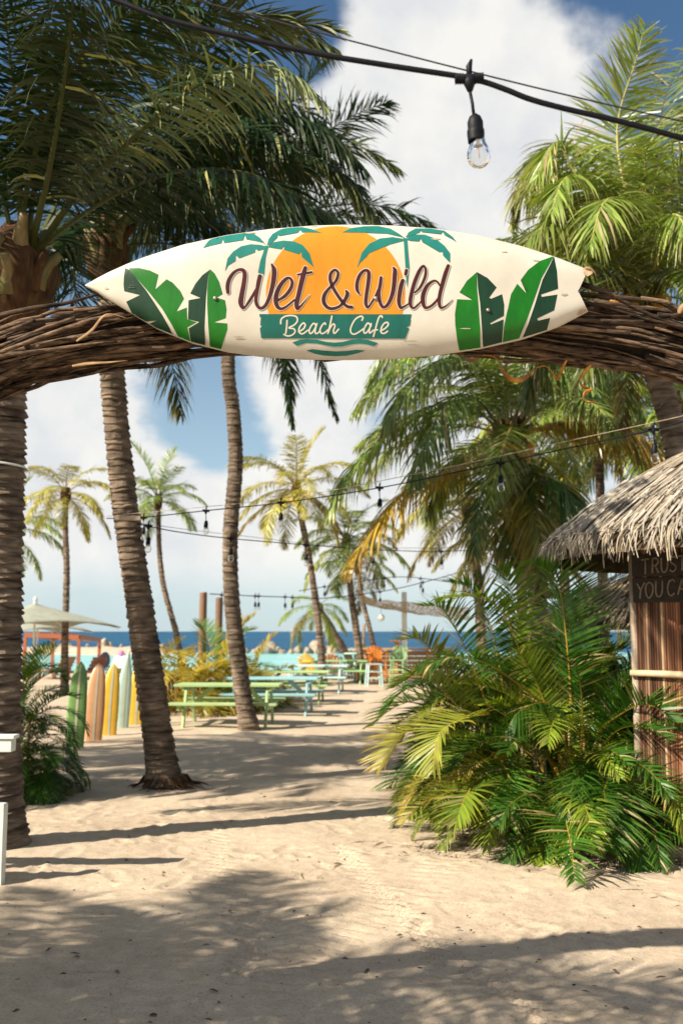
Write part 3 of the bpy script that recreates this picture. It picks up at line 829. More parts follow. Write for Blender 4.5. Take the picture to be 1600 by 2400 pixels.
# L: sunlit palm behind the thatched hut, crown over the right end of the board
PL = trunkpts([(1660, 1875), (1640, 1400), (1592, 1080), (1555, 930), (1530, 850), (1508, 690)], 10.6)
custL = [
    dict(pts=fpts([(1505, 680, 10.6), (1470, 480, 10.6), (1445, 300, 10.6), (1490, 140, 10.4), (1510, 60, 10.3)]), n=124, llen=.8, wid=0.0132, hang=.12, seed=41, base=LIME, tip=(.34, .3, .1), tipk=.5, stem=(.5, .42, .12)),
    dict(pts=fpts([(1500, 680, 10.6), (1440, 560, 10.3), (1360, 430, 10.0), (1300, 335, 9.9), (1255, 420, 9.8)]), n=124, llen=.9, wid=0.0138, hang=.5, seed=42, base=LIME, tip=(.36, .32, .12), tipk=.5, stem=(.5, .42, .12)),
    dict(pts=fpts([(1500, 690, 10.6), (1420, 580, 10.0), (1330, 500, 9.6), (1240, 560, 9.4), (1190, 640, 9.4)]), n=124, llen=.95, wid=0.0138, hang=.55, seed=43, base=LIME, tip=(.4, .33, .1), tipk=.6, stem=(.5, .42, .12)),
    dict(pts=fpts([(1515, 680, 10.6), (1540, 520, 10.2), (1590, 390, 9.9), (1660, 330, 9.7)]), n=124, llen=.95, wid=0.0138, hang=.5, seed=44, base=LIME, tip=(.34, .3, .12), stem=(.5, .42, .12)),
    dict(pts=fpts([(1500, 690, 10.6), (1420, 640, 9.8), (1340, 610, 9.3), (1260, 690, 9.2)]), n=117, llen=.9, wid=0.0138, hang=.6, seed=45, base=(.11, .15, .03), tip=(.36, .3, .1)),
    dict(pts=fpts([(1510, 680, 10.6), (1530, 420, 11.0), (1560, 220, 11.4), (1640, 90, 11.8)]), n=124, llen=1.0, wid=0.0138, hang=.35, seed=46, base=(.09, .13, .025), tip=(.3, .27, .1)),
    dict(pts=fpts([(1500, 690, 10.6), (1400, 700, 10.9), (1280, 800, 11.2), (1230, 930, 11.4)]), n=117, llen=.9, wid=0.0138, hang=.6, seed=47, base=(.08, .12, .025)),
    dict(pts=fpts([(1520, 690, 10.6), (1560, 640, 10.0), (1620, 640, 9.6), (1680, 720, 9.4)]), n=117, llen=.9, wid=0.0138, hang=.6, seed=48, base=LIME, tip=(.36, .3, .1)),
    dict(pts=fpts([(1500, 680, 10.6), (1420, 440, 11.4), (1330, 330, 12.0), (1240, 380, 12.4), (1210, 460, 12.6)]), n=117, llen=.9, wid=0.0138, hang=.5, seed=49, base=(.09, .12, .03), tip=(.3, .26, .1)),
    dict(pts=fpts([(1500, 685, 10.6), (1430, 520, 10.2), (1370, 420, 9.8), (1320, 420, 9.5), (1290, 500, 9.3)]), n=120, llen=.9, wid=0.0133, hang=.5, seed=141, base=LIME, tip=(.4, .36, .14), stem=(.5, .42, .12)),
    dict(pts=fpts([(1505, 685, 10.6), (1480, 560, 10.0), (1450, 470, 9.5), (1410, 480, 9.1), (1380, 580, 8.9)]), n=120, llen=.85, wid=0.0126, hang=.5, seed=142, base=LIME, tip=(.4, .36, .14), stem=(.5, .42, .12)),
    dict(pts=fpts([(1515, 685, 10.6), (1550, 560, 9.9), (1580, 500, 9.4), (1620, 560, 9.1)]), n=120, llen=.9, wid=0.0133, hang=.55, seed=143, base=LIME, tip=(.4, .36, .14), stem=(.5, .42, .12)),
    dict(pts=fpts([(1505, 680, 10.6), (1500, 440, 10.9), (1540, 300, 11.1), (1620, 230, 11.2), (1700, 280, 11.3)]), n=120, llen=1.0, wid=0.0133, hang=.45, seed=144, base=LIME, tip=(.36, .33, .12), stem=(.5, .42, .12)),
    dict(pts=fpts([(1500, 690, 10.6), (1430, 620, 11.2), (1330, 560, 11.6), (1240, 590, 11.8), (1180, 680, 12.0)]), n=120, llen=.95, wid=0.0133, hang=.55, seed=145, base=(.2, .22, .05), tip=(.4, .33, .1)),
    dict(pts=fpts([(1505, 690, 10.6), (1460, 720, 10.0), (1400, 790, 9.7), (1370, 880, 9.6)]), n=108, llen=.8, wid=0.0126, hang=.5, seed=146, base=(.16, .19, .04)),
    dict(pts=fpts([(1500, 680, 10.6), (1400, 560, 10.8), (1300, 430, 11.0), (1230, 430, 11.2), (1200, 520, 11.3)]), n=120, llen=.85, wid=0.0133, hang=.55, seed=147, base=(.2, .22, .05), tip=(.36, .3, .12)),
]
palm('sunlit pale green coconut palm behind the thatched hut, crown over the swallow tail', PL, .15, .12, 1.75, 14, HI_L, seed=13, spacing=.06, segs=24, jag=.010, crown_boots=12, n_coco=5, custom=custL, az0=2.0, emin=-20, emax=78)

# J: big palm with orange coconuts behind the shrub
PJ = trunkpts([(1265, 1735), (1258, 1400), (1240, 1230), (1215, 1130), (1195, 1035)], 14.2)
custJ = [
    dict(pts=fpts([(1190, 1030, 14.2), (1110, 960, 13.8), (1010, 950, 13.5), (900, 1020, 13.2), (800, 1130, 13.0), (770, 1210, 13.0)]), n=125, llen=1.0, wid=0.0142, hang=.55, seed=51, base=(0.176, 0.268, 0.053), tip=(.3, .24, .06), tipk=.6),
    dict(pts=fpts([(1190, 1030, 14.2), (1120, 940, 13.4), (1060, 930, 12.9), (1000, 1030, 12.6), (970, 1130, 12.5)]), n=120, llen=1.0, wid=0.0135, hang=.55, seed=52, base=(0.125, 0.198, 0.040)),
    dict(pts=fpts([(1190, 1040, 14.2), (1090, 1090, 13.6), (960, 1140, 13.2), (860, 1260, 13.0), (810, 1340, 13.0)]), n=125, llen=.95, wid=0.0135, hang=.5, seed=53, base=(.36, .25, .03), tip=GOLD, tipk=.8, stem=(.5, .3, .08)),
    dict(pts=fpts([(1200, 1040, 14.2), (1270, 1000, 13.8), (1380, 985, 13.5), (1480, 1010, 13.3), (1560, 1070, 13.2)]), n=125, llen=1.05, wid=0.0135, hang=.65, seed=54, base=(.36, .25, .03), tip=GOLD, tipk=.7, stem=(.75, .38, .04)),
    dict(pts=fpts([(1190, 1020, 14.2), (1175, 900, 14.0), (1120, 800, 13.8), (1010, 790, 13.6), (900, 880, 13.4), (830, 960, 13.4)]), n=125, llen=1.05, wid=0.0135, hang=.5, seed=55, base=(0.192, 0.287, 0.063), tip=(.3, .28, .08)),
    dict(pts=fpts([(1195, 1020, 14.2), (1210, 850, 14.2), (1300, 780, 14.2), (1420, 850, 14.2), (1500, 960, 14.2)]), n=125, llen=1.1, wid=0.0142, hang=.6, seed=56, base=(0.088, 0.180, 0.036)),
    dict(pts=fpts([(1195, 1020, 14.2), (1250, 880, 14.6), (1360, 850, 15.0), (1470, 930, 15.3)]), n=125, llen=1.1, wid=0.0142, hang=.6, seed=57, base=(0.073, 0.162, 0.036)),
    dict(pts=fpts([(1200, 1050, 14.2), (1250, 1110, 13.4), (1310, 1130, 13.0), (1380, 1220, 12.8)]), n=120, llen=.95, wid=0.0135, hang=.55, seed=58, base=(0.051, 0.107, 0.025)),
    dict(pts=fpts([(1195, 1045, 14.2), (1150, 1100, 13.0), (1120, 1190, 12.5), (1110, 1300, 12.4)]), n=112, llen=.9, wid=0.0135, hang=.5, seed=59, base=(0.073, 0.143, 0.036), tip=GOLD),
    dict(pts=fpts([(1195, 1045, 14.2), (1230, 1130, 13.6), (1250, 1230, 13.3), (1240, 1330, 13.2)]), n=112, llen=.8, wid=0.0135, hang=.5, seed=60, base=(0.324, 0.304, 0.053), tip=GOLD, tipk=.8),
    dict(pts=fpts([(1190, 1020, 14.2), (1150, 850, 14.6), (1050, 760, 15.0), (930, 800, 15.4), (860, 900, 15.6)]), n=125, llen=1.1, wid=0.0142, hang=.5, seed=61, base=(0.176, 0.268, 0.063), tip=(.3, .28, .1)),
    dict(pts=fpts([(1200, 1040, 14.2), (1230, 1090, 14.9), (1290, 1150, 15.4), (1330, 1260, 15.6)]), n=100, llen=1.0, wid=.017, hang=.55, seed=151, base=(0.091, 0.161, 0.031), tip=GOLD),
    dict(pts=fpts([(1195, 1040, 14.2), (1170, 1120, 13.8), (1180, 1220, 13.4), (1200, 1320, 13.2)]), n=100, llen=.95, wid=.017, hang=.5, seed=152, base=(0.122, 0.173, 0.037), tip=GOLD, tipk=.7),
    dict(pts=fpts([(1195, 1045, 14.2), (1240, 1150, 13.2), (1265, 1260, 12.9), (1270, 1370, 12.8)]), n=100, llen=.95, wid=.017, hang=.5, seed=153, base=(0.203, 0.210, 0.037), tip=GOLD, tipk=.8),
    dict(pts=fpts([(1190, 1030, 14.2), (1120, 1040, 14.6), (1040, 1100, 15.0), (1000, 1200, 15.2)]), n=100, llen=1.0, wid=.017, hang=.55, seed=154, base=(0.132, 0.198, 0.044), tip=(.36, .3, .08)),
    dict(pts=fpts([(1195, 1020, 14.2), (1240, 900, 13.6), (1320, 870, 13.2), (1400, 920, 12.9), (1440, 1010, 12.8)]), n=110, llen=1.05, wid=.017, hang=.6, seed=155, base=(0.112, 0.185, 0.037), tip=(.3, .28, .08)),
    dict(pts=fpts([(1190, 1020, 14.2), (1130, 870, 13.6), (1040, 840, 13.2), (950, 910, 12.9), (900, 1000, 12.8)]), n=110, llen=1.05, wid=.017, hang=.6, seed=156, base=(0.142, 0.210, 0.049), tip=(.34, .3, .1)),
]
palm('large coconut palm with orange coconuts, spreading behind the big green shrub', PJ, .16, .13, 2.6, 14, HI_L, seed=17, spacing=.08, segs=16, n_coco=9, custom=custJ, crown_boots=10, az0=.9, emin=-10)

# the palms further back
def far(label, pix, L, nf, lib, r0=.11, r1=.075, seed=1, Yt=None, n_coco=0, emin=-35, az0=0.0, emax=82):
    P = trunkpts(pix, Yt if Yt else gnd(*pix[0]).y)
    return palm(label, P, r0, r1, L, nf, lib, seed=seed, spacing=.13, segs=9, jag=.010, flare=.5, n_coco=n_coco, emin=emin, az0=az0, emax=emax)
far('straight thin palm with golden tipped fronds, left of the leaning trunk, by the umbrella', [(152, 1622), (153, 1500), (157, 1350), (154, 1240), (155, 1160)], 1.75, 17, LO_Y, seed=21, az0=.3)
far('curved thin green palm between the leaning trunk and the slim grey trunk', [(436, 1600), (412, 1480), (385, 1380), (374, 1290), (371, 1175)], 2.0, 18, LO, seed=22, az0=1.0, emin=-20)
far('palm whose crown peeks out behind the stout left trunk above the umbrella', [(-30, 1612), (-25, 1450), (10, 1250)], 2.2, 14, LO, seed=23)
far('yellow green palm in the middle, behind the string lights', [(757, 1606), (748, 1480), (728, 1330), (708, 1225), (695, 1150)], 2.5, 22, LO_Y, r0=.13, r1=.09, seed=24, n_coco=3)
far('dark dense palm right behind the yellow green one, over the chairs', [(850, 1600), (838, 1500), (822, 1390), (812, 1270)], 2.4, 20, LO, r0=.15, r1=.09, seed=25)
far('thin palm leaning left, with its foot by the wooden bar counter', [(885, 1590), (872, 1500), (848, 1400), (838, 1330)], 2.0, 12, LO, r0=.10, r1=.075, seed=26)
far('pale trunked palm leaning hard left over the lagoon beside the breakwater', [(835, 1572), (810, 1530), (770, 1460), (745, 1425)], 2.0, 14, LO, r0=.17, r1=.12, seed=27, emin=-60, emax=50)
far('pale slender palm left of the big orange fruited one, above the shrub', [(1135, 1660), (1122, 1400), (1110, 1280), (1100, 1190)], 2.1, 18, LO_Y, r0=.13, r1=.10, seed=28)
far('short palm with golden fronds between the slender trunk and the hut roof', [(1225, 1660), (1222, 1400), (1205, 1240)], 2.3, 18, LO_Y, r0=.12, r1=.1, seed=29, emin=-50)
far('tall palm deep in the background right of the orange fruited crown', [(1420, 1650), (1410, 1300), (1400, 1000)], 3.4, 20, LO, r0=.14, r1=.1, seed=30)
far('palm filling the gap above the hut ridge at the right edge', [(1570, 1650), (1560, 1300), (1585, 960)], 3.4, 20, LO, r0=.14, r1=.1, seed=31)
far('background palm behind the right end of the twig arch', [(1330, 1640), (1320, 1300), (1300, 900)], 3.4, 20, LO, r0=.14, r1=.1, seed=32)

# off-frame neighbours to the left whose shade falls into the picture
def near_off(label, x, y, h, L, nf, seed, lean=(0.3, 0.2), emin=-25):
    P = [Vector((x, y, -.06)), Vector((x + lean[0] * .3, y + lean[1] * .3, h * .45)), Vector((x + lean[0], y + lean[1], h))]
    return palm(label, P, .17, .12, L, nf, LO, seed=seed, spacing=.13, segs=9, jag=.01, emin=emin, emax=75)
near_off('tall palm outside the frame shading the lower left sand', -8.2, 1.0, 5.0, 2.6, 30, 46)
near_off('short young palm outside the frame shading the lower left sand', -4.7, 2.5, 2.7, 2.3, 26, 41, (.1, .1), -10)
near_off('young palm outside the lower left corner, its frond tips shading the path', -2.75, 1.75, 3.4, 1.65, 13, 43, (.1, .05), -5)
near_off('coconut palm outside the left frame edge beside the path', -7.3, 9.6, 4.9, 2.9, 30, 42)
near_off('coconut palm outside the left edge behind the first one by the path', -6.8, 11.8, 4.7, 2.5, 28, 44)
near_off('coconut palm far outside the lower left corner', -8.3, .3, 4.6, 2.0, 30, 45)

# root skirt of the leaning palm
rs = empty('root_mat', (PB[0].x, PB[0].y, 0), 0, 'tangle of dark dry roots round the foot of the leaning palm', 'roots')
rr_ = random.Random(4)
for k in range(60):
    a = rr_.uniform(0, 6.28); r_ = .20 + rr_.uniform(0, .04)
    d = Vector((math.cos(a), math.sin(a), 0))
    q = MB(); L_ = rr_.uniform(.02, .09) if k % 7 else .2
    q.tube([d * r_ + Vector((0, 0, .12)), d * (r_ + .05) + Vector((0, 0, .05)), d * (r_ + .05 + L_ * .6) + Vector((0, 0, .03)), d * (r_ + .06 + L_) + Vector((rr_.uniform(-.06, .06), rr_.uniform(-.06, .06), .0))], [.009, .008, .006, .002], 5)
    q.build('root', M['fibre'], rs)
# ------------------------------------------------------------------ twig arch
YARCH = 3.97
A_Z0 = at(850, 752, YARCH).z
A_A, A_N, A_X = 2.62, 3.0, 0.05
ph = np.linspace(math.pi, 0, 400)
ax = A_X + A_A * np.sign(np.cos(ph)) * np.abs(np.cos(ph)) ** (2 / A_N)
az = A_Z0 * np.abs(np.sin(ph)) ** (2 / A_N)
asx = np.concatenate([[0], np.cumsum(np.hypot(np.diff(ax), np.diff(az)))])
A_L = asx[-1]
def arch_frame(s):
    x = np.interp(s, asx, ax); z = np.interp(s, asx, az)
    x2 = np.interp(s + .03, asx, ax); z2 = np.interp(s + .03, asx, az); x1 = np.interp(s - .03, asx, ax); z1 = np.interp(s - .03, asx, az)
    T = Vector((x2 - x1, 0, z2 - z1)).normalized()
    return Vector((x, YARCH, z)), T, Vector((-T.z, 0, T.x))
arch = empty('twig_arch', (A_X, YARCH, 0), 0, 'arched gateway of bundled dark twigs carrying the painted surfboard', 'arch')
ab = Vector((A_X, YARCH, 0))
rr_ = random.Random(8)
core = MB(); core.tube([arch_frame(s)[0] - ab for s in np.linspace(0.0, A_L, 40)], 0.078, 10)
core.build('dark_core', M['core'], arch, smooth=True)  # added tube that reads as dark gaps behind the sticks
mid_s = A_L / 2
for k in range(285):
    if k < 205: c_ = rr_.uniform(mid_s - 2.1, mid_s + 2.1)
    else: c_ = rr_.uniform(0.4, mid_s - 1.6) if rr_.random() < .5 else rr_.uniform(mid_s + 1.6, A_L - .4)
    ln = rr_.uniform(.9, 2.3)
    s0, s1 = max(0, c_ - ln / 2), min(A_L, c_ + ln / 2)
    th = rr_.uniform(0, 6.283); rho = rr_.uniform(.078, .122) if rr_.random() < .72 else rr_.uniform(.115, .145)
    tw = rr_.uniform(-.8, .8); r_ = rr_.choice([.0035, .0045, .0055, .007, .0085, .010, .012, .014]) * rr_.uniform(.85, 1.15)
    ph1, ph2 = rr_.uniform(0, 6), rr_.uniform(0, 6)
    pts = []; rad = []
    nseg = 13
    for i in range(nseg + 1):
        f = i / nseg; s = s0 + (s1 - s0) * f
        p, T, Nn = arch_frame(s)
        t_ = th + tw * (s - s0) + .10 * math.sin(s * 5 + ph1)
        q = rho + .012 * math.sin(s * 7 + ph2) + .008 * math.sin(s * 17 + ph1) + rr_.uniform(-.004, .004)
        pts.append(p - ab + Nn * math.cos(t_) * q * 1.0 + Vector((0, 1, 0)) * math.sin(t_) * q)
        rad.append(r_ * (1.05 - .35 * f) * (1 + .12 * math.sin(s * 31 + ph2)) * (1.35 if rr_.random() < .12 else 1))
    q = MB(); q.tube(pts, rad, 6)
    q.build('stick', M['stick'], arch, smooth=True)
# loose twigs that stick out of the bundle on the right
for pp in ([(1355, 662), (1430, 690), (1500, 728), (1640, 790)], [(1360, 690), (1440, 697), (1540, 705), (1590, 735)], [(1500, 700), (1560, 708), (1620, 745)], [(1540, 738), (1575, 742), (1610, 730)], [(-30, 745), (80, 722), (150, 712), (230, 690)]):
    q = MB(); q.tube([at(x, y, YARCH - .125) - ab for x, y in pp], [.011, .010, .008, .005][:len(pp)], 6); q.build('stick', M['stick'], arch, smooth=True)

M['dryleaf'] = surf('dry_leaf', (0.16, 0.09, 0.035), (0.34, 0.21, 0.10), 20, .7, .2, 50, spec=.3)
M['curl'] = surf('curled_leaf', (0.22, 0.085, 0.014), (0.52, 0.24, 0.03), 26, .55, .3, 60, spec=.3)
M['curl2'] = surf('curled_leaf_dark', (0.12, 0.045, 0.02), (0.2, 0.08, 0.03), 12, .5)
def strip(name, pix, Y, w, mat, label, cat, tw=1.5, grp=None, dy=0.0):
    P = np.array([tuple(at(x, y, Y + dy * i)) for i, (x, y) in enumerate(pix)]); Q = catmull(P, 8)
    T = nrm(np.gradient(Q, axis=0)); n_ = len(Q); V = []; Fc = []
    base = Q[0].copy()
    for i in range(n_):
        a = tw * 2.2 * i / n_ + .5
        e1 = np.cross(T[i], (0, 1, 0)); e1 = e1 / max(np.linalg.norm(e1), 1e-6)
        d = e1 * math.cos(a) + np.array([0, 1, 0]) * math.sin(a)
        ww = w * (0.35 + 1.2 * math.sin(math.pi * min(1, (i + .8) / n_)) ** .7) * .6
        V += [Q[i] - d * ww - base, Q[i] + np.cross(T[i], d) * ww * .35 - base, Q[i] + d * ww - base]
    for i in range(n_ - 1):
        for k in (0, 1): Fc.append((i * 3 + k, i * 3 + k + 1, i * 3 + k + 4, i * 3 + k + 3))
    o = link(name, mesh(name, V, Fc, smooth=True, mat=mat), None, None, tuple(base))
    sm = o.modifiers.new('thick', 'SOLIDIFY'); sm.thickness = .0012
    return tag(o, label, cat, grp)
G_ = 'dry leaf strips hanging from the arch'
strip('leaf_strip', [(1068, 822), (1080, 838), (1100, 845), (1120, 840)], 3.86, .012, M['curl2'], 'dark brown curled strip just under the board, beside the right hand leaves', 'dry leaf', 1.0, G_)
strip('leaf_strip', [(1130, 832), (1155, 836), (1172, 858), (1186, 882), (1210, 892), (1235, 882), (1252, 862)], 3.9, .011, M['curl'], 'long orange leaf strip looping below the arch, right of the dark one', 'dry leaf', 1.6, G_)
strip('leaf_strip', [(1255, 862), (1275, 858), (1292, 872), (1305, 890), (1315, 868), (1328, 842)], 3.92, .010, M['curl'], 'orange leaf strip in a wave at the middle of the hanging strips', 'dry leaf', 1.2, G_)
strip('leaf_strip', [(1384, 856), (1366, 874), (1357, 890), (1364, 905), (1380, 912)], 3.9, .013, M['curl'], 'upper of the two hooked orange strips below the arch on the right', 'dry leaf', .8, G_)
strip('leaf_strip', [(1388, 912), (1370, 920), (1366, 936), (1378, 944), (1396, 940)], 3.9, .012, M['curl'], 'lower hooked orange strip hanging free at the right', 'dry leaf', .7, G_)
strip('leaf_strip', [(180, 800), (215, 775), (240, 745), (262, 738), (300, 748)], 3.80, .016, M['dryleaf'], 'tan dry leaf pinned on the twigs left of the board', 'dry leaf', .5, G_)
strip('leaf_strip', [(170, 858), (210, 852), (260, 850), (300, 846)], 3.83, .014, M['dryleaf'], 'tan dry leaf stuck along the underside of the twigs at left', 'dry leaf', .5, G_)
strip('leaf_strip', [(1590, 735), (1600, 715), (1625, 700)], 3.82, .016, M['dryleaf'], 'tan dry leaf on top of the twigs at the right edge', 'dry leaf', .5, G_)

# ------------------------------------------------------------------ painted surfboard
YB = 3.80
top_px = np.array([(195, 655), (225, 638), (250, 625), (290, 607), (330, 591), (420, 562), (520, 540), (620, 526), (720, 518), (800, 516), (900, 518), (1000, 525), (1100, 541), (1200, 566), (1280, 592), (1352, 620)]) * 1.0204
bot_px = np.array([(195, 655), (225, 672), (250, 688), (300, 718), (360, 754), (440, 786), (520, 806), (600, 817), (700, 823), (800, 824), (900, 822), (1000, 814), (1100, 800), (1200, 778), (1280, 751), (1352, 714)]) * 1.0204
XN, XT = 199.0, 1377.0
def tb(x):
    return np.interp(x, top_px[:, 0], top_px[:, 1]), np.interp(x, bot_px[:, 0], bot_px[:, 1])
def bh(px, py):
    t_, b_ = tb(px)
    v_ = np.clip((py - (t_ + b_) / 2) / max((b_ - t_) / 2, 1e-3), -1, 1)
    e = min(1, max(0, (px - XN) / 330)) ** .7 * min(1, max(0, (XT + 60 - px) / 260)) ** .5
    return 0.046 * e * (1 - abs(v_) ** 5) + 0.010 * math.sin(math.pi * min(1, max(0, (px - XN) / (XT - XN))))
def bpos(px, py, lift=0.0):
    t_, b_ = tb(px); v_ = min(1, abs((py - (t_ + b_) / 2) / max((b_ - t_) / 2, 1e-3)))
    return at(px, py, YB - bh(px, py) - lift * (1 + 1.5 * v_ ** 6))
sb0 = at(800, 690, YB)
sign = empty('surfboard_sign', sb0, 0, 'white swallow tailed surfboard painted as a cafe sign, fixed on the twig arch', 'surfboard')
nu, nv = 110, 34
V = []; Fc = []
def tail_x(v_): return XT - 24 * (1 - min(1, abs(v_ * 1.0)) ** .8)
for j in range(nv + 1):
    v_ = math.sin((j / nv - .5) * math.pi)
    for i in range(nu + 1):
        t_ = i / nu
        x = XN + (tail_x(v_) - XN) * (t_ ** 1.25 if t_ < 1 else 1)
        a, b_ = tb(x); y = (a + b_) / 2 + v_ * (b_ - a) / 2
        V.append(bpos(x, y) - sb0)
nb_ = len(V)
for j in range(nv + 1):
    for i in range(nu + 1):
        p = V[j * (nu + 1) + i]; v_ = math.sin((j / nv - .5) * math.pi)
        V.append(Vector((p.x, 0.012 + 0.012 * (1 - v_ ** 4), p.z)))
idx = lambda j, i: j * (nu + 1) + i
for j in range(nv):
    for i in range(nu):
        Fc.append((idx(j, i), idx(j + 1, i), idx(j + 1, i + 1), idx(j, i + 1)))
        Fc.append((nb_ + idx(j, i), nb_ + idx(j, i + 1), nb_ + idx(j + 1, i + 1), nb_ + idx(j + 1, i)))
for i in range(nu):
    for j in (0, nv):
        q = (idx(j, i), idx(j, i + 1), nb_ + idx(j, i + 1), nb_ + idx(j, i)); Fc.append(q if j == 0 else q[::-1])
for j in range(nv):
    Fc.append((idx(j, nu), idx(j + 1, nu), nb_ + idx(j + 1, nu), nb_ + idx(j, nu)))
bo = link('board', mesh('board', V, Fc, smooth=True, mat=M['board']), sign)
auto_smooth(bo, 50)

def paint(name, c, c2=None, coat=.07, rough=.42, sc_=25):
    c2 = c2 or tuple(x * 1.2 for x in c)
    M[name] = surf(name, c, c2, sc_, rough, .08, 60, (1, 1, .35), coat=coat, lo=.3, hi=.7, spec=.3)
paint('paint_sun', (0.50, 0.185, 0.008), (0.56, 0.23, 0.014), sc_=8)
paint('paint_teal', (0.007, 0.135, 0.112), (0.012, 0.17, 0.145))
paint('paint_banner', (0.004, 0.085, 0.066), (0.008, 0.108, 0.086))
paint('paint_maroon', (0.034, 0.006, 0.007), (0.065, 0.010, 0.011))
paint('paint_cream', (0.50, 0.45, 0.36), (0.55, 0.5, 0.41))
paint('paint_green', (0.003, 0.10, 0.004), (0.006, 0.145, 0.005))
paint('paint_dark', (0.003, 0.025, 0.010), (0.005, 0.037, 0.015))

def decal_poly(name, pix, mat, lift, smooth=0, edge=8.0):
    P = np.array(pix, float)
    if smooth: P = catmull(np.vstack([P, P[:1]]), smooth)[:-1]
    bm = bmesh.new()
    vs_ = [bm.verts.new((p[0], -p[1], 0)) for p in P]
    f = bm.faces.new(vs_)
    bmesh.ops.triangulate(bm, faces=[f])
    for _ in range(8):
        es = [e for e in bm.edges if e.calc_length() > edge]
        if not es: break
        bmesh.ops.subdivide_edges(bm, edges=es, cuts=1)
        bmesh.ops.triangulate(bm, faces=[f for f in bm.faces if len(f.verts) > 3])
    bm.normal_update()
    for f in bm.faces:
        if f.normal.z < 0: f.normal_flip()
    for v in bm.verts:
        x, y = v.co.x, -v.co.y
        a, b_ = tb(x); y = min(max(y, a + .8), b_ - .8)
        v.co = bpos(x, y, lift) - sb0
    me = bpy.data.meshes.new(name); bm.to_mesh(me); bm.free(); me.materials.append(mat)
    me.polygons.foreach_set('use_smooth', [True] * len(me.polygons))
    return link(name, me, bo)

def ribbon(strokes, org, scl, grow=0.0, n=8):
    V = []; Fc = []
    for si, st in enumerate(strokes):
        P = np.array(st, float)
        P = catmull(P, n)
        xy = P[:, :2] / scl + np.array(org); w = np.maximum(P[:, 2], 1) / scl / 2 + grow
        T = nrm(np.gradient(xy, axis=0)); Nn = np.stack([-T[:, 1], T[:, 0]], 1)
        # round end caps
        rows = []
        for k in range(4, 0, -1):
            a = math.pi / 2 * k / 4; rows.append((xy[0] - T[0] * w[0] * math.sin(a) * .8, Nn[0] * w[0] * math.cos(a)))
        for i in range(len(xy)): rows.append((xy[i], Nn[i] * w[i]))
        for k in range(1, 5):
            a = math.pi / 2 * k / 4; rows.append((xy[-1] + T[-1] * w[-1] * math.sin(a) * .8, Nn[-1] * w[-1] * math.cos(a)))
        o_ = len(V)
        for c_, d_ in rows: V += [(*(c_ - d_), si), (*c_, si), (*(c_ + d_), si)]
        for i in range(len(rows) - 1):
            for k in (0, 1): Fc.append((o_ + 3 * i + k, o_ + 3 * i + k + 1, o_ + 3 * i + 3 + k + 1, o_ + 3 * i + 3 + k))
    return V, Fc
def decal_ribbon(name, strokes, org, scl, mat, lift, grow=0.0):
    V, Fc = ribbon(strokes, org, scl, grow)
    V = [bpos(x, y, lift + si * 0.00008) - sb0 for x, y, si in V]
    return link(name, mesh(name, V, Fc, smooth=True, mat=mat), bo)

LB = 0.0007
# sun disc, cut by the banner
sunp = []
for k in range(64):
    a = 2 * math.pi * k / 64; x, y = 786 + 163 * math.cos(a), 690 + 160 * math.sin(a)
    sunp.append((x, min(y, 742)))
decal_poly('painted_sun', sunp, M['paint_sun'], LB)
z4 = lambda pts: [(460 + x / 3.136, 510 + y / 3.136) for x, y in pts]
r4 = lambda pts: [(780 + x / 2.3757, 500 + y / 2.3757) for x, y in pts]
z8 = lambda pts: [(280 + x / 5.6, 600 + y / 5.6) for x, y in pts]
z3 = lambda pts: [(600 + x / 4.238, 720 + y / 4.238) for x, y in pts]
L1 = LB + .0006
for pts in ([(505, 205), (530, 210), (510, 290), (497, 430), (488, 412), (453, 405), (470, 320), (490, 260)],
            [(50, 222), (90, 170), (150, 130), (250, 108), (360, 105), (420, 115), (470, 150), (517, 205), (490, 185), (440, 172), (369, 160), (357, 125), (345, 165), (205, 187), (195, 155), (185, 188), (110, 205)],
            [(517, 212), (470, 200), (400, 195), (330, 210), (270, 250), (230, 300), (210, 395), (235, 350), (288, 318), (290, 275), (315, 298), (430, 255), (435, 228), (455, 243), (520, 225)],
            [(519, 205), (530, 160), (560, 120), (620, 85), (700, 70), (780, 70), (850, 85), (920, 110), (775, 107), (760, 88), (745, 110), (608, 135), (598, 125), (595, 145), (550, 190)],
            [(522, 214), (570, 180), (640, 168), (720, 175), (780, 200), (830, 260), (862, 365), (835, 340), (775, 290), (770, 250), (755, 270), (645, 237), (645, 205), (625, 232), (560, 222)]):
    decal_poly('painted_palm', z4(pts), M['paint_teal'], L1); L1 += .00005
for pts in ([(392, 135), (412, 140), (418, 220), (425, 300), (413, 415), (405, 340), (400, 250)],
            [(402, 138), (370, 115), (320, 85), (250, 70), (170, 72), (100, 82), (50, 105), (150, 107), (157, 85), (165, 107), (300, 112), (305, 93), (312, 115), (385, 132)],
            [(397, 142), (330, 132), (260, 140), (200, 170), (160, 220), (133, 305), (150, 275), (188, 240), (183, 212), (200, 222), (295, 182), (292, 155), (315, 172), (392, 152)],
            [(403, 134), (420, 105), (460, 84), (540, 84), (620, 97), (665, 130), (688, 160), (665, 145), (622, 122), (608, 100), (600, 115), (493, 103), (487, 92), (480, 105), (412, 132)],
            [(403, 144), (450, 118), (510, 118), (570, 140), (620, 180), (650, 220), (650, 272), (640, 265), (612, 235), (610, 212), (590, 215), (497, 160), (487, 138), (478, 155), (430, 152)]):
    decal_poly('painted_palm', r4(pts), M['paint_teal'], L1); L1 += .00005
decal_poly('painted_banner', z3([(35, 68), (1542, 70), (1530, 120), (1535, 125), (1525, 180), (1485, 205), (1520, 207), (1478, 312), (52, 308), (38, 210), (60, 185), (42, 180), (48, 100), (35, 95)]), M['paint_banner'], LB + .0009)
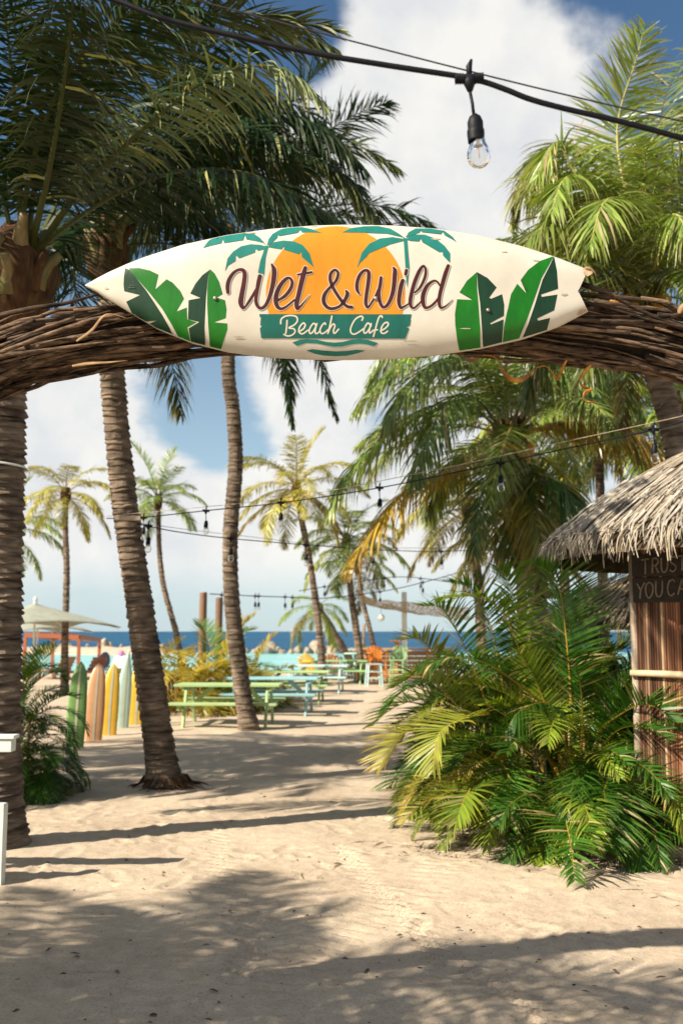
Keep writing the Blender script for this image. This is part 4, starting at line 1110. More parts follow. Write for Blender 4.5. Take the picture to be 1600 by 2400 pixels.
decal_poly('painted_wave', z3([(360, 350), (430, 325), (500, 315), (600, 322), (700, 345), (780, 352), (860, 345), (950, 322), (1030, 315), (1110, 325), (1212, 357), (1172, 388), (1100, 368), (1020, 360), (940, 370), (850, 390), (770, 392), (700, 380), (600, 360), (500, 355), (405, 384)]), M['paint_teal'], LB)
decal_poly('painted_wave', z3([(498, 430), (560, 417), (660, 430), (790, 440), (900, 435), (1000, 423), (1085, 432), (1000, 460), (900, 482), (790, 488), (670, 480), (580, 462)]), M['paint_teal'], LB)
for pts, mt in (([(75, 158), (130, 180), (240, 310), (350, 450), (450, 600), (560, 770), (650, 930), (725, 1090), (560, 1030), (365, 915), (400, 885), (490, 848), (240, 868), (165, 750), (90, 600), (270, 512), (65, 462), (56, 380), (60, 280)], 'paint_dark'),
                ([(130, 160), (260, 158), (400, 190), (515, 245), (470, 440), (620, 305), (700, 350), (800, 460), (848, 560), (750, 728), (885, 675), (890, 830), (1015, 868), (890, 935), (940, 1160), (800, 1110), (680, 890), (560, 690), (400, 490), (255, 325), (135, 190)], 'paint_green'),
                ([(1192, 175), (1165, 260), (1150, 400), (1135, 560), (1125, 760), (1115, 950), (1130, 1210), (948, 1160), (908, 950), (1050, 865), (900, 830), (908, 580), (1065, 550), (930, 492), (1000, 360), (1090, 250)], 'paint_dark'),
                ([(1194, 175), (1250, 230), (1310, 340), (1355, 500), (1280, 545), (1385, 580), (1405, 700), (1395, 815), (1240, 870), (1415, 885), (1415, 960), (1370, 1100), (1330, 1245), (1190, 1210), (1165, 900), (1152, 640), (1154, 420), (1170, 260)], 'paint_green')):
    decal_poly('painted_leaf', z8(pts), M[mt], LB)
for pts, mt in (([(800, 327), (745, 375), (703, 440), (780, 475), (775, 482), (690, 478), (678, 560), (680, 622), (775, 605), (782, 615), (775, 626), (682, 635), (690, 700), (703, 765), (820, 748), (818, 640), (808, 500), (801, 420)], 'paint_green'),
                ([(801, 327), (860, 360), (910, 412), (868, 470), (880, 475), (940, 450), (952, 510), (950, 570), (872, 612), (880, 618), (948, 590), (940, 718), (835, 745), (828, 640), (818, 500), (806, 420)], 'paint_dark'),
                ([(1228, 237), (1150, 265), (1085, 315), (1043, 372), (1088, 432), (1075, 445), (1025, 392), (990, 450), (973, 530), (1040, 588), (1030, 600), (967, 552), (953, 620), (944, 718), (1035, 697), (1075, 600), (1115, 490), (1160, 360), (1200, 290)], 'paint_green'),
                ([(1229, 238), (1245, 320), (1252, 420), (1157, 452), (1160, 465), (1248, 452), (1230, 540), (1135, 585), (1140, 598), (1208, 582), (1190, 650), (1055, 692), (1085, 620), (1125, 500), (1165, 370), (1210, 280)], 'paint_dark')):
    decal_poly('painted_leaf', r4(pts), M[mt], LB)
ON = (520, 600)
def sh(st): return [(x + 1568, y, w) for x, y, w in st]
LET = {
 'W': [[(80, 480, 45), (75, 400, 52), (95, 310, 50), (150, 225, 42), (220, 180, 36), (280, 190, 50), (300, 250, 56), (285, 380, 60), (262, 500, 64), (248, 610, 66), (275, 680, 42), (310, 660, 26), (350, 605, 34), (410, 510, 38), (455, 430, 34)],
       [(500, 262, 56), (482, 340, 56), (462, 450, 50), (446, 570, 46), (465, 650, 44), (510, 685, 40), (570, 650, 44), (620, 550, 52), (660, 410, 58), (682, 280, 64), (684, 180, 60), (655, 108, 26)]],
 'e': [[(740, 580, 30), (830, 520, 44), (900, 430, 46), (922, 345, 42), (890, 290, 34), (838, 302, 44), (770, 380, 54), (722, 480, 60), (706, 580, 60), (727, 660, 52), (778, 692, 38), (850, 660, 30), (950, 575, 26)]],
 't': [[(1095, 150, 48), (1070, 240, 64), (1040, 360, 64), (1008, 500, 60), (980, 620, 62), (990, 690, 46), (1035, 655, 28), (1090, 590, 16), (1150, 510, 3)], [(990, 245, 24), (1080, 230, 32), (1178, 212, 30)]],
 '&': [[(1705, 672, 44), (1640, 660, 40), (1570, 590, 44), (1500, 490, 42), (1450, 400, 44), (1420, 310, 46), (1428, 230, 42), (1480, 182, 34), (1522, 220, 36), (1508, 300, 40), (1460, 370, 34), (1400, 430, 38), (1345, 510, 50), (1335, 600, 52), (1380, 670, 44), (1450, 690, 40), (1540, 660, 36), (1605, 590, 44), (1645, 500, 52), (1628, 455, 28)]],
 'W2': [sh([(235, 500, 22), (205, 440, 46), (205, 350, 48), (240, 250, 46), (300, 190, 36), (350, 202, 46), (358, 270, 52), (343, 400, 50), (325, 520, 48), (318, 620, 46), (345, 675, 30), (400, 600, 26), (450, 520, 34), (485, 440, 36)]),
        sh([(518, 280, 40), (508, 370, 46), (490, 470, 46), (497, 570, 46), (520, 645, 44), (555, 672, 38), (610, 630, 46), (660, 520, 52), (685, 400, 56), (696, 270, 58), (700, 190, 54), (678, 148, 22)])],
 'i': [sh([(803, 318, 48), (780, 390, 56), (760, 500, 56), (752, 600, 52), (772, 676, 38), (815, 665, 28), (890, 620, 16)]), sh([(852, 185, 44), (840, 240, 42)])],
 'l': [sh([(958, 482, 20), (1030, 410, 32), (1088, 290, 36), (1104, 185, 34), (1072, 130, 30), (1020, 195, 46), (962, 330, 50), (922, 470, 50), (902, 580, 50), (908, 655, 42), (948, 682, 28), (1000, 640, 24), (1050, 590, 18)])],
 'd': [sh([(1290, 385, 26), (1250, 335, 26), (1200, 328, 30), (1122, 390, 46), (1072, 500, 56), (1067, 600, 54), (1092, 672, 42), (1150, 668, 32), (1220, 615, 32), (1280, 540, 26)]),
       sh([(1400, 125, 44), (1362, 230, 54), (1322, 370, 52), (1292, 490, 48), (1278, 600, 46), (1298, 675, 36), (1350, 666, 24), (1400, 628, 14), (1452, 572, 3)])],
}
L2 = LB + .0016
for k, st in LET.items():
    decal_ribbon('painted_letter_outline', st, ON, 5.6, M['paint_cream'], L2, 1.7)
for k, st in LET.items():
    decal_ribbon('painted_letter', st, ON, 5.6, M['paint_maroon'], L2 + .0006)
w_ = 15
def tw_(st): return [(*p, w_) for p in st]
SM = {
 'B': [tw_([(308, 130), (304, 190), (295, 262)]), tw_([(245, 165), (250, 120), (290, 90), (350, 82), (400, 95), (410, 135), (380, 175), (325, 205), (375, 215), (387, 245), (360, 275), (315, 286), (275, 270)])],
 'e': [tw_([(422, 245), (470, 215), (488, 178), (470, 157), (440, 185), (424, 225), (437, 258), (468, 262), (515, 228)])],
 'a': [tw_([(592, 178), (572, 160), (545, 190), (527, 235), (540, 262), (568, 240), (600, 180)]), tw_([(604, 162), (588, 220), (588, 256), (608, 260), (636, 236)])],
 'c': [tw_([(690, 172), (680, 156), (652, 185), (634, 230), (648, 260), (678, 255), (716, 222)])],
 'h': [tw_([(752, 88), (740, 150), (726, 210), (712, 262)]), tw_([(716, 250), (738, 200), (766, 166), (782, 186), (768, 235), (780, 260), (820, 218)])],
 'C': [tw_([(1050, 132), (1060, 102), (1035, 90), (985, 120), (947, 185), (937, 240), (965, 268), (1010, 253), (1076, 206)])],
 'a2': [tw_([(1132, 175), (1110, 157), (1087, 185), (1068, 235), (1082, 260), (1112, 233), (1142, 180)]), tw_([(1142, 162), (1124, 225), (1128, 256), (1158, 236)])],
 'f': [tw_([(1252, 102), (1244, 86), (1222, 96), (1202, 150), (1182, 225), (1164, 292)]), tw_([(1158, 230), (1205, 224)])],
 'e2': [tw_([(1232, 240), (1285, 206), (1312, 172), (1298, 150), (1266, 166), (1242, 210), (1242, 252), (1272, 260), (1305, 238)])],
}
for k, st in SM.items():
    decal_ribbon('painted_letter', st, (600, 720), 4.238, M['paint_cream'], LB + .0016)
M['metal'] = surf('screw_metal', (0.30, 0.25, 0.2), (0.5, 0.42, 0.35), 60, .45, metal=.7)
for (px, py) in ((504, 699), (880, 699), (1143, 727)):
    q = MB(); p = bpos(px, py, .004) - sb0
    q.lathe([(.0075, 0), (.0075, .003), (.004, .006), (.001, .006)], 10, p, M=Matrix.Rotation(R(90), 3, 'X'))
    q.build('screw', M['metal'], sign, smooth=True)
M['scuff'] = surf('scuff', (0.33, 0.29, 0.225), (0.42, 0.37, 0.29), 60, .6, .2, 120)
M['ink'] = surf('ink', (0.02, 0.025, 0.02), (0.05, 0.06, 0.05), 60, .6)
rs2 = random.Random(6)
for (px, py, w2, h2) in ((585, 545, 16, 2.5), (1020, 560, 12, 2), (1090, 770, 14, 2), (1320, 690, 10, 3), (1255, 610, 9, 2), (560, 790, 18, 2), (960, 800, 22, 2), (250, 676, 6, 2.5), (735, 529, 12, 2), (1180, 590, 8, 1.5)):
    decal_poly('scuff', [(px + w2 * math.cos(a) * rs2.uniform(.5, 1.1), py + h2 * math.sin(a) * rs2.uniform(.5, 1.2)) for a in np.linspace(0, 6.283, 11)[:-1]], M['scuff'], LB + .0012, edge=9)
for (x0, x1, y0, y1) in ((300, 316, 673, 675), (304, 309, 668, 671), (311, 314, 668, 671)):
    decal_poly('stamped_mark', [(x0, y0), (x1, y0), (x1, y1), (x0, y1)], M['ink'], LB + .003)
# chipped tail tips where the glass fibre shows
M['chip'] = surf('bare_fibre', (0.30, 0.19, 0.12), (0.52, 0.38, 0.26), 40, .8, .4, 90)
decal_poly('chipped_tip', [(1366, 626), (1376, 622), (1384, 628), (1388, 640), (1376, 648), (1366, 640)], M['chip'], .004, edge=9)
decal_poly('chipped_tip', [(1353, 738), (1358, 728), (1372, 724), (1376, 728), (1366, 736), (1356, 742)], M['chip'], .004, edge=9)
strip('leaf_strip', [(1368, 630), (1380, 628), (1392, 640), (1394, 648)], 3.79, .012, M['dryleaf'], 'shred of tan husk on the upper tip of the swallow tail', 'dry leaf', .4, G_)

# ------------------------------------------------------------------ string lights
M['cable'] = surf('black_rubber', (0.0025, 0.003, 0.006), (0.005, 0.006, 0.010), 30, .55, .1, 200, spec=.2)
M['wire'] = surf('steel_wire', (0.02, 0.015, 0.018), (0.05, 0.04, 0.04), 30, .45, metal=.4)
M['wire_lit'] = surf('sunlit_wire', (0.35, 0.28, 0.2), (0.5, 0.42, 0.32), 30, .4, metal=.5)  # paler copy of the wire with sunlight put into its colour
m, nt, b = newmat('bulb_glass')
n, l = nt.nodes, nt.links
gl = n.new('ShaderNodeBsdfGlossy'); gl.inputs['Roughness'].default_value = .02; gl.inputs['Color'].default_value = (1, 1, 1, 1)
tp = n.new('ShaderNodeBsdfTransparent'); tp.inputs['Color'].default_value = (.93, .93, .92, 1)
lw = n.new('ShaderNodeLayerWeight'); lw.inputs['Blend'].default_value = .25
mx_ = n.new('ShaderNodeMixShader'); l.new(lw.outputs['Fresnel'], mx_.inputs[0]); l.new(tp.outputs[0], mx_.inputs[1]); l.new(gl.outputs[0], mx_.inputs[2])
l.new(mx_.outputs[0], n['Material Output'].inputs['Surface']); M['glass'] = m
M['cap'] = surf('bulb_cap', (0.42, 0.42, 0.42), (0.5, 0.5, 0.5), 20, .35, metal=.6)
M['filament'] = surf('filament', (0.5, 0.2, 0.05), (0.6, 0.28, 0.08), 20, .5)

def bulb_meshes(detail):
    nn = 20 if detail else 8
    con = MB(); con.tube([(-.032, 0, 0), (-.03, 0, 0), (.03, 0, 0), (.032, 0, 0)], [.008, .0105, .0105, .008], nn // 2 + 2)
    for k in range(4):
        for s in (-1, 1): con.tube([(s * (.031 - k * .005), 0, 0), (s * (.029 - k * .005), 0, 0)], .0125, nn // 2 + 2)
    con.lathe([(.012, 0), (.014, -.01), (.006, -.03)], nn // 2 + 2)
    con.tube([(0, 0, .0), (.001, 0, .03), (.007, .0, .045)], [.006, .007, .003], 6)
    drop = MB(); drop.tube([(0, 0, -.03), (.004, 0, -.06), (.006, 0, -.092)], .0036, 6)
    sock = MB(); sock.lathe([(.004, -.084), (.013, -.092), (.0175, -.104), (.0175, -.122), (.0195, -.124), (.0195, -.132), (.0185, -.146), (.0185, -.15), (.0165, -.15), (.0165, -.135)], nn, (.008, 0, 0))
    glb = MB(); glb.lathe([(.015, -.142), (.0165, -.152), (.0215, -.163), (.0255, -.176), (.0255, -.187), (.0215, -.199), (.0135, -.207), (.004, -.2105)], nn, (.012, 0, 0))
    capm = MB(); capm.lathe([(.0135, -.136), (.014, -.15), (.013, -.158), (.004, -.161)], nn, (.010, 0, 0))
    fil = MB(); fil.tube([(.011, 0, -.158), (.012, 0, -.17), (.0135, 0, -.188)], .0009, 5)
    return [('connector', con.mesh('connector', M['cable'], True)), ('drop_lead', drop.mesh('drop_lead', M['cable'], True)), ('socket', sock.mesh('socket', M['cable'], True)),
            ('bulb', glb.mesh('bulb', M['glass'], True)), ('bulb_cap', capm.mesh('bulb_cap', M['cap'], True)), ('filament', fil.mesh('filament', M['filament'], True))]
BH, BLO = bulb_meshes(True), bulb_meshes(False)

def string_light(label, cab, wire, bulbs, cr_, wr, hi=False, wmat='wire', sc_=1.0, yaw=0.0):
    b0 = cab[0]
    o = empty('string_light', b0, 0, label, 'string light', 'strings of garden bulbs')
    P = catmull([tuple(p) for p in cab], 10)
    q = MB(); q.tube([Vector(p) - b0 for p in P], cr_, 8); q.build('cable', M['cable'], o, smooth=True)
    if wire:
        P = catmull([tuple(p) for p in wire], 8)
        q = MB(); q.tube([Vector(p) - b0 for p in P], wr, 6); q.build('support_wire', M[wmat], o, smooth=True)
    for bb in bulbs:
        p, rot = bb
        gb = None
        for nm, me in (BH if hi else BLO):
            if nm in ('bulb_cap', 'filament'): link(nm, me, gb)
            else:
                ob = link(nm, me, o, None, Vector(p) - b0, (0, rot, yaw), sc_)
                if nm == 'bulb': gb = ob
    return o
yn = 2.35
string_light('thick black cable with one clear bulb crossing the sky in front', fpts([(-120, -120, yn), (120, -45, yn), (275, 2, yn), (408, 50, yn), (714, 120, yn), (900, 152, yn), (1071, 178, yn), (1099, 184, yn), (1140, 194, yn), (1190, 212, yn), (1240, 232, yn), (1320, 254, yn), (1450, 284, yn), (1620, 330, yn), (1800, 380, yn)]),
             fpts([(-120, -150, yn), (300, -42, yn), (700, 64, yn), (1100, 167, yn), (1350, 228, yn), (1620, 290, yn), (1800, 335, yn)]), [(at(1099, 184, yn), R(-2))], .0072, .0021, hi=True, sc_=1.12)
S1 = [(250, 1215, 10.45), (330, 1213, 10.35), (500, 1195, 10.0), (660, 1178, 9.6), (890, 1143, 9.0), (1170, 1085, 8.1), (1400, 1035, 7.3), (1540, 1005, 6.8), (1640, 975, 6.5)]
string_light('long bulb string rising from the leaning palm to the hut at right', fpts(S1), fpts([(250, 1210, 10.45), (660, 1168, 9.6), (1000, 1105, 8.6), (1300, 1040, 7.6), (1540, 988, 6.8), (1640, 965, 6.5)]),
             [(at(*q), .05) for q in ((337, 1213, 10.33), (483, 1197, 10.02), (658, 1178, 9.6), (889, 1143, 9.0), (1171, 1085, 8.1), (1530, 1006, 6.82))], .0055, .003, wmat='wire_lit', sc_=1.15)
S2 = [(322, 1228, 10.4), (420, 1247, 11.0), (540, 1262, 12.0), (717, 1277, 13.2), (873, 1288, 14.4), (1010, 1293, 15.2), (1033, 1292, 15.4), (1160, 1288, 16), (1300, 1282, 17)]
string_light('sagging bulb string running from the leaning palm behind the slim trunk', fpts(S2), fpts([(322, 1226, 10.4), (560, 1255, 12.1), (873, 1284, 14.4), (1300, 1278, 17)]), [(at(*q), .05) for q in ((348, 1233, 10.55), (541, 1262, 12.0), (717, 1277, 13.2), (873, 1288, 14.4), (1033, 1292, 15.4), (1160, 1288, 16))], .006, .003, sc_=1.35)
S3 = [(492, 1392, 25.6), (600, 1397, 27), (690, 1400, 28), (760, 1402, 28.5), (900, 1385, 29), (1010, 1360, 29), (1140, 1322, 29)]
string_light('far thin bulb string from the wooden posts towards the shade net', fpts(S3), None, [(at(*q), .05) for q in ((520, 1394, 25.9), (598, 1397, 27), (606, 1397, 27.1), (668, 1399, 27.7), (685, 1400, 28), (890, 1387, 29), (990, 1365, 29), (1090, 1337, 29))], .012, .003, sc_=1.9)
S4 = [(700, 1385, 30), (820, 1366, 30), (940, 1352, 30), (1060, 1365, 30), (1130, 1372, 30)]
string_light('second far bulb string crossing above the shade net', fpts(S4), None, [(at(*q), .05) for q in ((760, 1375, 30), (900, 1356, 30), (985, 1356, 30), (1060, 1365, 30), (1100, 1370, 30))], .011, .003, sc_=1.8)
# ------------------------------------------------------------------ areca shrubs
AG, AL, AY = (0.028, 0.095, 0.008), (0.15, 0.225, 0.018), (0.27, 0.26, 0.035)
ASPEC = [(1, 86, 50, .1, dict(hang=.06)), (1, 76, 80, -.2, {}), (1, 66, 95, .2, {}), (1, 56, 105, -.3, {}), (1, 44, 110, .2, dict(hang=.3)), (1, 30, 100, -.2, dict(hang=.3)), (1, 14, 80, .2, dict(hang=.3)), (1, 70, 120, .4, dict(hang=.25)), (1, 50, 125, -.4, dict(hang=.3))]
akw = dict(n=50, llen=.27, wid=.0064, hang=.13, lift=.45, a0=.45, a1=.95, K=4, t0=.24, rr=(.009, .0016), prof='areca', messy=.05, miss=.02, rollsd=.12)
AR_G = variants(ASPEC, M['areca'], base=AG, tip=(.10, .17, .02), tipk=.5, stem=(.30, .20, .03), drywt=.02, **akw)
AR_L = variants(ASPEC, M['areca'], base=AL, tip=(.32, .27, .05), tipk=.6, stem=(.42, .26, .04), drywt=.05, **akw)
AR_Y = variants(ASPEC, M['areca'], base=AY, tip=(.45, .22, .03), tipk=.6, stem=(.5, .3, .05), drywt=.12, **akw)
akl = dict(akw); akl.update(n=34, K=3, wid=.0095)
AR_GL = variants(ASPEC, M['areca'], base=(.05, .12, .012), tip=(.22, .22, .03), tipk=.5, stem=(.35, .22, .03), **akl)
AR_YL = variants(ASPEC, M['areca'], base=(.27, .24, .03), tip=(.5, .26, .03), tipk=.6, stem=(.5, .3, .05), **akl)


def areca(label, c, rx, ry, L, n, pick, seed, custom=(), group='feathery areca shrubs', emax=88, emin=18, canes=8, zlo=.1, zhi=None):
    o = empty('areca_shrub', c, 0, label, 'shrub', group)
    r = random.Random(seed)
    for i in range(n):
        f = math.sqrt((i + .5) / n); a = i * 2.39996 + r.uniform(-.3, .3)
        p = Vector((math.cos(a) * rx * f, math.sin(a) * ry * f, r.uniform(zlo, zhi or zlo + .45) * (1.15 - f)))
        e = emax + (emin - emax) * f ** 1.1 + r.uniform(-12, 12)
        lib = pick(p, r)
        me = r.choice(sorted(lib, key=lambda q: abs(q[0] - e))[:3])
        link('frond', me[1], o, None, p, (r.uniform(-.15, .15), R(me[0] - e) * .5, a + r.uniform(-.5, .5)), L * r.uniform(.72, 1.12) * (1.05 - .25 * f))
    for kw in custom:
        kw = dict(kw); pts = kw.pop('pts'); k2 = dict(akw, base=AG, tip=(.14, .2, .03), tipk=.5, stem=(.42, .26, .04), llen=.42, wid=.0095, rr=(.010, .002), t0=.12); k2.update(kw); k2['n'] = int(k2['n'] * 1.2)
        link('frond', frond_mesh([tuple(Vector(p) - Vector(c)) for p in pts], M['areca'], **k2), o)
    for k in range(canes):
        a = r.uniform(0, 6.28); q = MB(); d = Vector((math.cos(a) * rx * .6, math.sin(a) * ry * .6, 0))
        q.tube([d + Vector((0, 0, -.05)), d * 1.05 + Vector((0, 0, .3)), d * 1.2 + Vector((0, 0, .8))], [.02, .017, .012], 6)
        q.build('cane', M['boot'], o, smooth=True)
    return o


CB = Vector((2.0, 8.6, 0))
def pickB(p, r):
    t = r.random()
    if p.x < -.45: return AR_Y if t < .16 else (AR_L if t < .6 else AR_G)
    if p.x < -.1: return AR_L if t < .5 else AR_G
    return AR_G if t < .6 else AR_L
cust = [
    dict(pts=fpts([(1337, 1650, 8.5), (1330, 1540, 8.45), (1313, 1394, 8.4), (1290, 1345, 8.3), (1255, 1322, 8.2)]), llen=.50, n=54, seed=71),
    dict(pts=fpts([(1400, 1720, 8.4), (1421, 1696, 8.2), (1492, 1654, 7.9), (1540, 1660, 7.7), (1570, 1690, 7.6)]), llen=.46, n=40, seed=72, lift=.7),
    dict(pts=fpts([(1300, 1800, 8.3), (1325, 1857, 7.9), (1325, 1914, 7.5), (1337, 1985, 7.1), (1346, 2062, 6.85)]), llen=.46, n=50, seed=73, hang=.1),
    dict(pts=fpts([(1350, 1772, 8.2), (1393, 1785, 7.9), (1420, 1866, 7.6), (1426, 1990, 7.3)]), llen=.5, n=52, seed=74, hang=.12, base=(.04, .13, .012)),
    dict(pts=fpts([(1345, 1690, 8.2), (1275, 1648, 8.0), (1215, 1668, 7.85), (1185, 1715, 7.8)]), llen=.45, n=40, seed=75, hang=.45, lift=.1),
    dict(pts=fpts([(1143, 1673, 8.2), (1072, 1690, 7.9), (1025, 1725, 7.75), (1014, 1805, 7.7)]), llen=.42, n=40, seed=76, base=(.2, .22, .03), tip=AY),
    dict(pts=fpts([(1020, 1690, 8.5), (960, 1710, 8.3), (915, 1755, 8.2), (888, 1800, 8.15)]), llen=.38, n=34, seed=77, base=AY, tip=(.45, .2, .03)),
    dict(pts=fpts([(1162, 1772, 8.2), (1190, 1815, 7.9), (1197, 1880, 7.7), (1195, 1925, 7.65)]), llen=.4, n=38, seed=78, hang=.25, base=(.06, .15, .015)),
    dict(pts=fpts([(1260, 1640, 8.4), (1150, 1560, 8.1), (1060, 1540, 7.9), (980, 1570, 7.8)]), llen=.42, n=42, seed=79, hang=.3, base=(.02, .07, .01)),
    dict(pts=fpts([(1230, 1560, 8.7), (1180, 1440, 8.6), (1120, 1400, 8.5), (1030, 1400, 8.4)]), llen=.42, n=42, seed=80, hang=.3, base=AL),
    dict(pts=fpts([(1120, 1830, 8.0), (1100, 1850, 7.7), (1080, 1890, 7.55), (1070, 1925, 7.5)]), llen=.36, n=32, seed=81, base=AL, tip=AY),
    dict(pts=fpts([(1280, 1850, 8.0), (1235, 1860, 7.7), (1190, 1890, 7.5), (1170, 1930, 7.45)]), llen=.34, n=34, seed=82),
    dict(pts=fpts([(1420, 1880, 8.0), (1480, 1880, 7.8), (1540, 1910, 7.7), (1580, 1950, 7.65)]), llen=.36, n=34, seed=83),
    dict(pts=fpts([(1140, 1650, 8.9), (1090, 1520, 8.8), (1040, 1430, 8.7), (985, 1420, 8.6)]), llen=.40, n=42, seed=85, base=(.05, .13, .012)),
    dict(pts=fpts([(1180, 1620, 8.9), (1150, 1470, 8.8), (1110, 1385, 8.7), (1055, 1365, 8.6)]), llen=.42, n=44, seed=86, base=(.04, .12, .012)),
    dict(pts=fpts([(1230, 1600, 8.8), (1215, 1460, 8.7), (1195, 1370, 8.6), (1165, 1330, 8.5)]), llen=.40, n=44, seed=87, base=(.07, .16, .015)),
    dict(pts=fpts([(1110, 1700, 8.5), (1040, 1620, 8.3), (975, 1580, 8.2), (925, 1610, 8.1)]), llen=.38, n=38, seed=88, base=(.14, .19, .02), tip=AY),
    dict(pts=fpts([(1120, 1660, 8.7), (1040, 1560, 8.5), (985, 1500, 8.4), (940, 1500, 8.3)]), llen=.38, n=40, seed=84, base=(.12, .15, .02), tip=AY),
]
areca('big feathery green shrub with yellowing left side, beside the hut', CB, .68, .58, 1.36, 112, pickB, 7, cust, canes=14, emin=34, zlo=.35)
areca('slender upright green shrub rising behind the left side of the big one', Vector((1.8, 10.0, 0)), .32, .3, 1.5, 56, lambda p, r: AR_G if r.random() < .5 else AR_L, 18, emin=60, zlo=.5)
areca('taller green shrub just behind the big one, under the thatch edge', Vector((2.25, 10.4, 0)), .6, .5, 2.15, 50, lambda p, r: AR_G if r.random() < .6 else AR_L, 8)
areca('dark green shrub in the gap between big shrub and hut wall', Vector((2.75, 10.9, 0)), .7, .6, 2.2, 40, lambda p, r: AR_G, 9)
areca('drooping green shrub behind the stout palm at the left edge', at(40, 1820, 10.6).xy.to_3d(), .14, .3, .85, 140, lambda p, r: AR_G if r.random() < .9 else AR_L, 10, emin=5, zlo=.35, zhi=1.35, canes=12)
areca('golden shrub behind the nearest picnic table, left end', Vector((at(425, 1600, 21).x, 21.4, 0)), .6, .6, 1.75, 54, lambda p, r: AR_YL if r.random() < .75 else AR_GL, 11)
areca('golden green shrub at the foot of the wooden posts', Vector((at(500, 1600, 22.5).x, 23, 0)), .8, .6, 1.9, 56, lambda p, r: AR_YL if r.random() < .45 else AR_GL, 12)
areca('green shrub right of the slim trunk, at the lagoon end of the hedge', Vector((at(580, 1600, 25).x, 26, 0)), .6, .6, 1.3, 44, lambda p, r: AR_GL if r.random() < .7 else AR_YL, 13)
areca('low yellow shrub behind the yellow upright board', Vector((at(345, 1600, 22).x, 23, 0)), .5, .4, 1.3, 24, lambda p, r: AR_YL, 14)
areca('leafy shrub filling the background behind the hut roof edge', Vector((5.0, 13.5, 0)), 1.2, .8, 3.2, 44, lambda p, r: AR_GL if r.random() < .7 else AR_YL, 15)
areca('shrub with yellow leaves left of the thatched background roof', Vector((3.0, 15.0, 0)), .9, .8, 2.6, 34, lambda p, r: AR_YL if r.random() < .5 else AR_GL, 16)
areca('small bright green bush beside the pale bar table', Vector((at(812, 1570, 37).x, 37, 0)), .3, .3, .9, 20, lambda p, r: AR_GL, 17)

# ------------------------------------------------------------------ thatched hut
M['thatch'] = surf('thatch_strand', (0.22, 0.19, 0.155), (0.43, 0.385, 0.325), 9, .85, .3, 60, (1, 1, 1), spec=.2, rnd=.3)
M['thatch_a'] = surf('thatch_mass', (0.62, 0.62, 0.62), (1, 1, 1), 9, .85, .3, 60, (1, 1, 1), spec=.2, attr=True)
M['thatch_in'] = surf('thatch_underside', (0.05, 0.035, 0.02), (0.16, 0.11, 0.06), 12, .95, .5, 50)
M['reed'] = surf('reed', (0.75, 0.75, 0.75), (1, 1, 1), 6, .55, .3, 50, (3, 3, .4), spec=.3, attr=True)
M['beam'] = surf('peeled_pole', (0.50, 0.36, 0.22), (0.66, 0.5, 0.33), 8, .6, .2, 40, (.3, 1, 1))
M['log'] = surf('grey_log', (0.25, 0.18, 0.13), (0.45, 0.36, 0.27), 8, .8, .4, 40, (.4, 1, 1))
M['darkwood'] = surf('dark_plank', (0.010, 0.007, 0.005), (0.028, 0.018, 0.012), 14, .7, .5, 60, (.3, 1, 2))
M['rope'] = surf('rope_letter', (0.17, 0.13, 0.09), (0.28, 0.22, 0.155), 50, .8, .4, 160)
HC = Vector((3.86, 8.42, 0)); RR_, ZE, HH = 2.06, 2.42, 1.0


def rz_(r): return ZE + HH * (1 - min(1.0, r / RR_) ** 1.75)


def strand_geo(r0, ln, droop, w, jit, rnd_):
    """strand in a radial plane: starts at radius r0 on the roof, runs down the slope and hangs off the eave"""
    pts = []; r = r0; z = rz_(r0) + droop; K = 5
    d = Vector((1, 0, 0))
    for k in range(K + 1):
        pts.append(Vector((r, 0, z)))
        if r < RR_:
            sl = (rz_(min(r + .02, RR_)) - rz_(r)) / .02; d = Vector((1, 0, sl)).normalized()
        else:
            d = (d + Vector((-.25, 0, -.75))).normalized()
        r += d.x * ln / K; z += d.z * ln / K
    V = []
    for k, p in enumerate(pts):
        ww = w * (1 - .55 * (k / K) ** 2); off = jit * (k / K) ** 1.5
        V += [(p.x, off - ww, p.z + .002), (p.x, off, p.z + w * .5), (p.x, off + ww, p.z - .002)]
    Fc = []
    for k in range(K):
        for j in (0, 1): Fc.append((3 * k + j, 3 * k + j + 1, 3 * k + 4 + j, 3 * k + 3 + j))
    return V, Fc


hut = empty('thatched_hut', HC, 0, 'reed walled hut with shaggy grey thatch roof at the right edge', 'hut')
r_ = random.Random(12)
# mass of strands
Vs = []; Fs = []; Cs = []
for i in range(6500):
    th = r_.uniform(0, 6.283); r0 = RR_ * math.sqrt(r_.uniform(0.01, 1.0)) * 1.0
    V, Fc = strand_geo(r0, min(r_.uniform(.28, .55), RR_ - r0 + r_.uniform(.12, .30)), r_.uniform(.0, .06), r_.uniform(.004, .009), r_.uniform(-.11, .11), r_)
    ca, sa = math.cos(th), math.sin(th); k = len(Vs)
    Vs += [(x * ca - y * sa, x * sa + y * ca, z) for x, y, z in V]; Fs += [tuple(q + k for q in f) for f in Fc]
    s = r_.uniform(.55, 1.1); t = r_.random()
    c = (.44 * s, (.385 - .02 * t) * s, (.31 - .05 * t) * s)
    if r_.random() < .25: c = (.16 * s, .12 * s, .085 * s)
    Cs += [c] * len(V)
roof = link('roof', mesh('roof', Vs, Fs, np.array(Cs), mat=M['thatch_a']), hut); roof['kind'] = 'stuff'
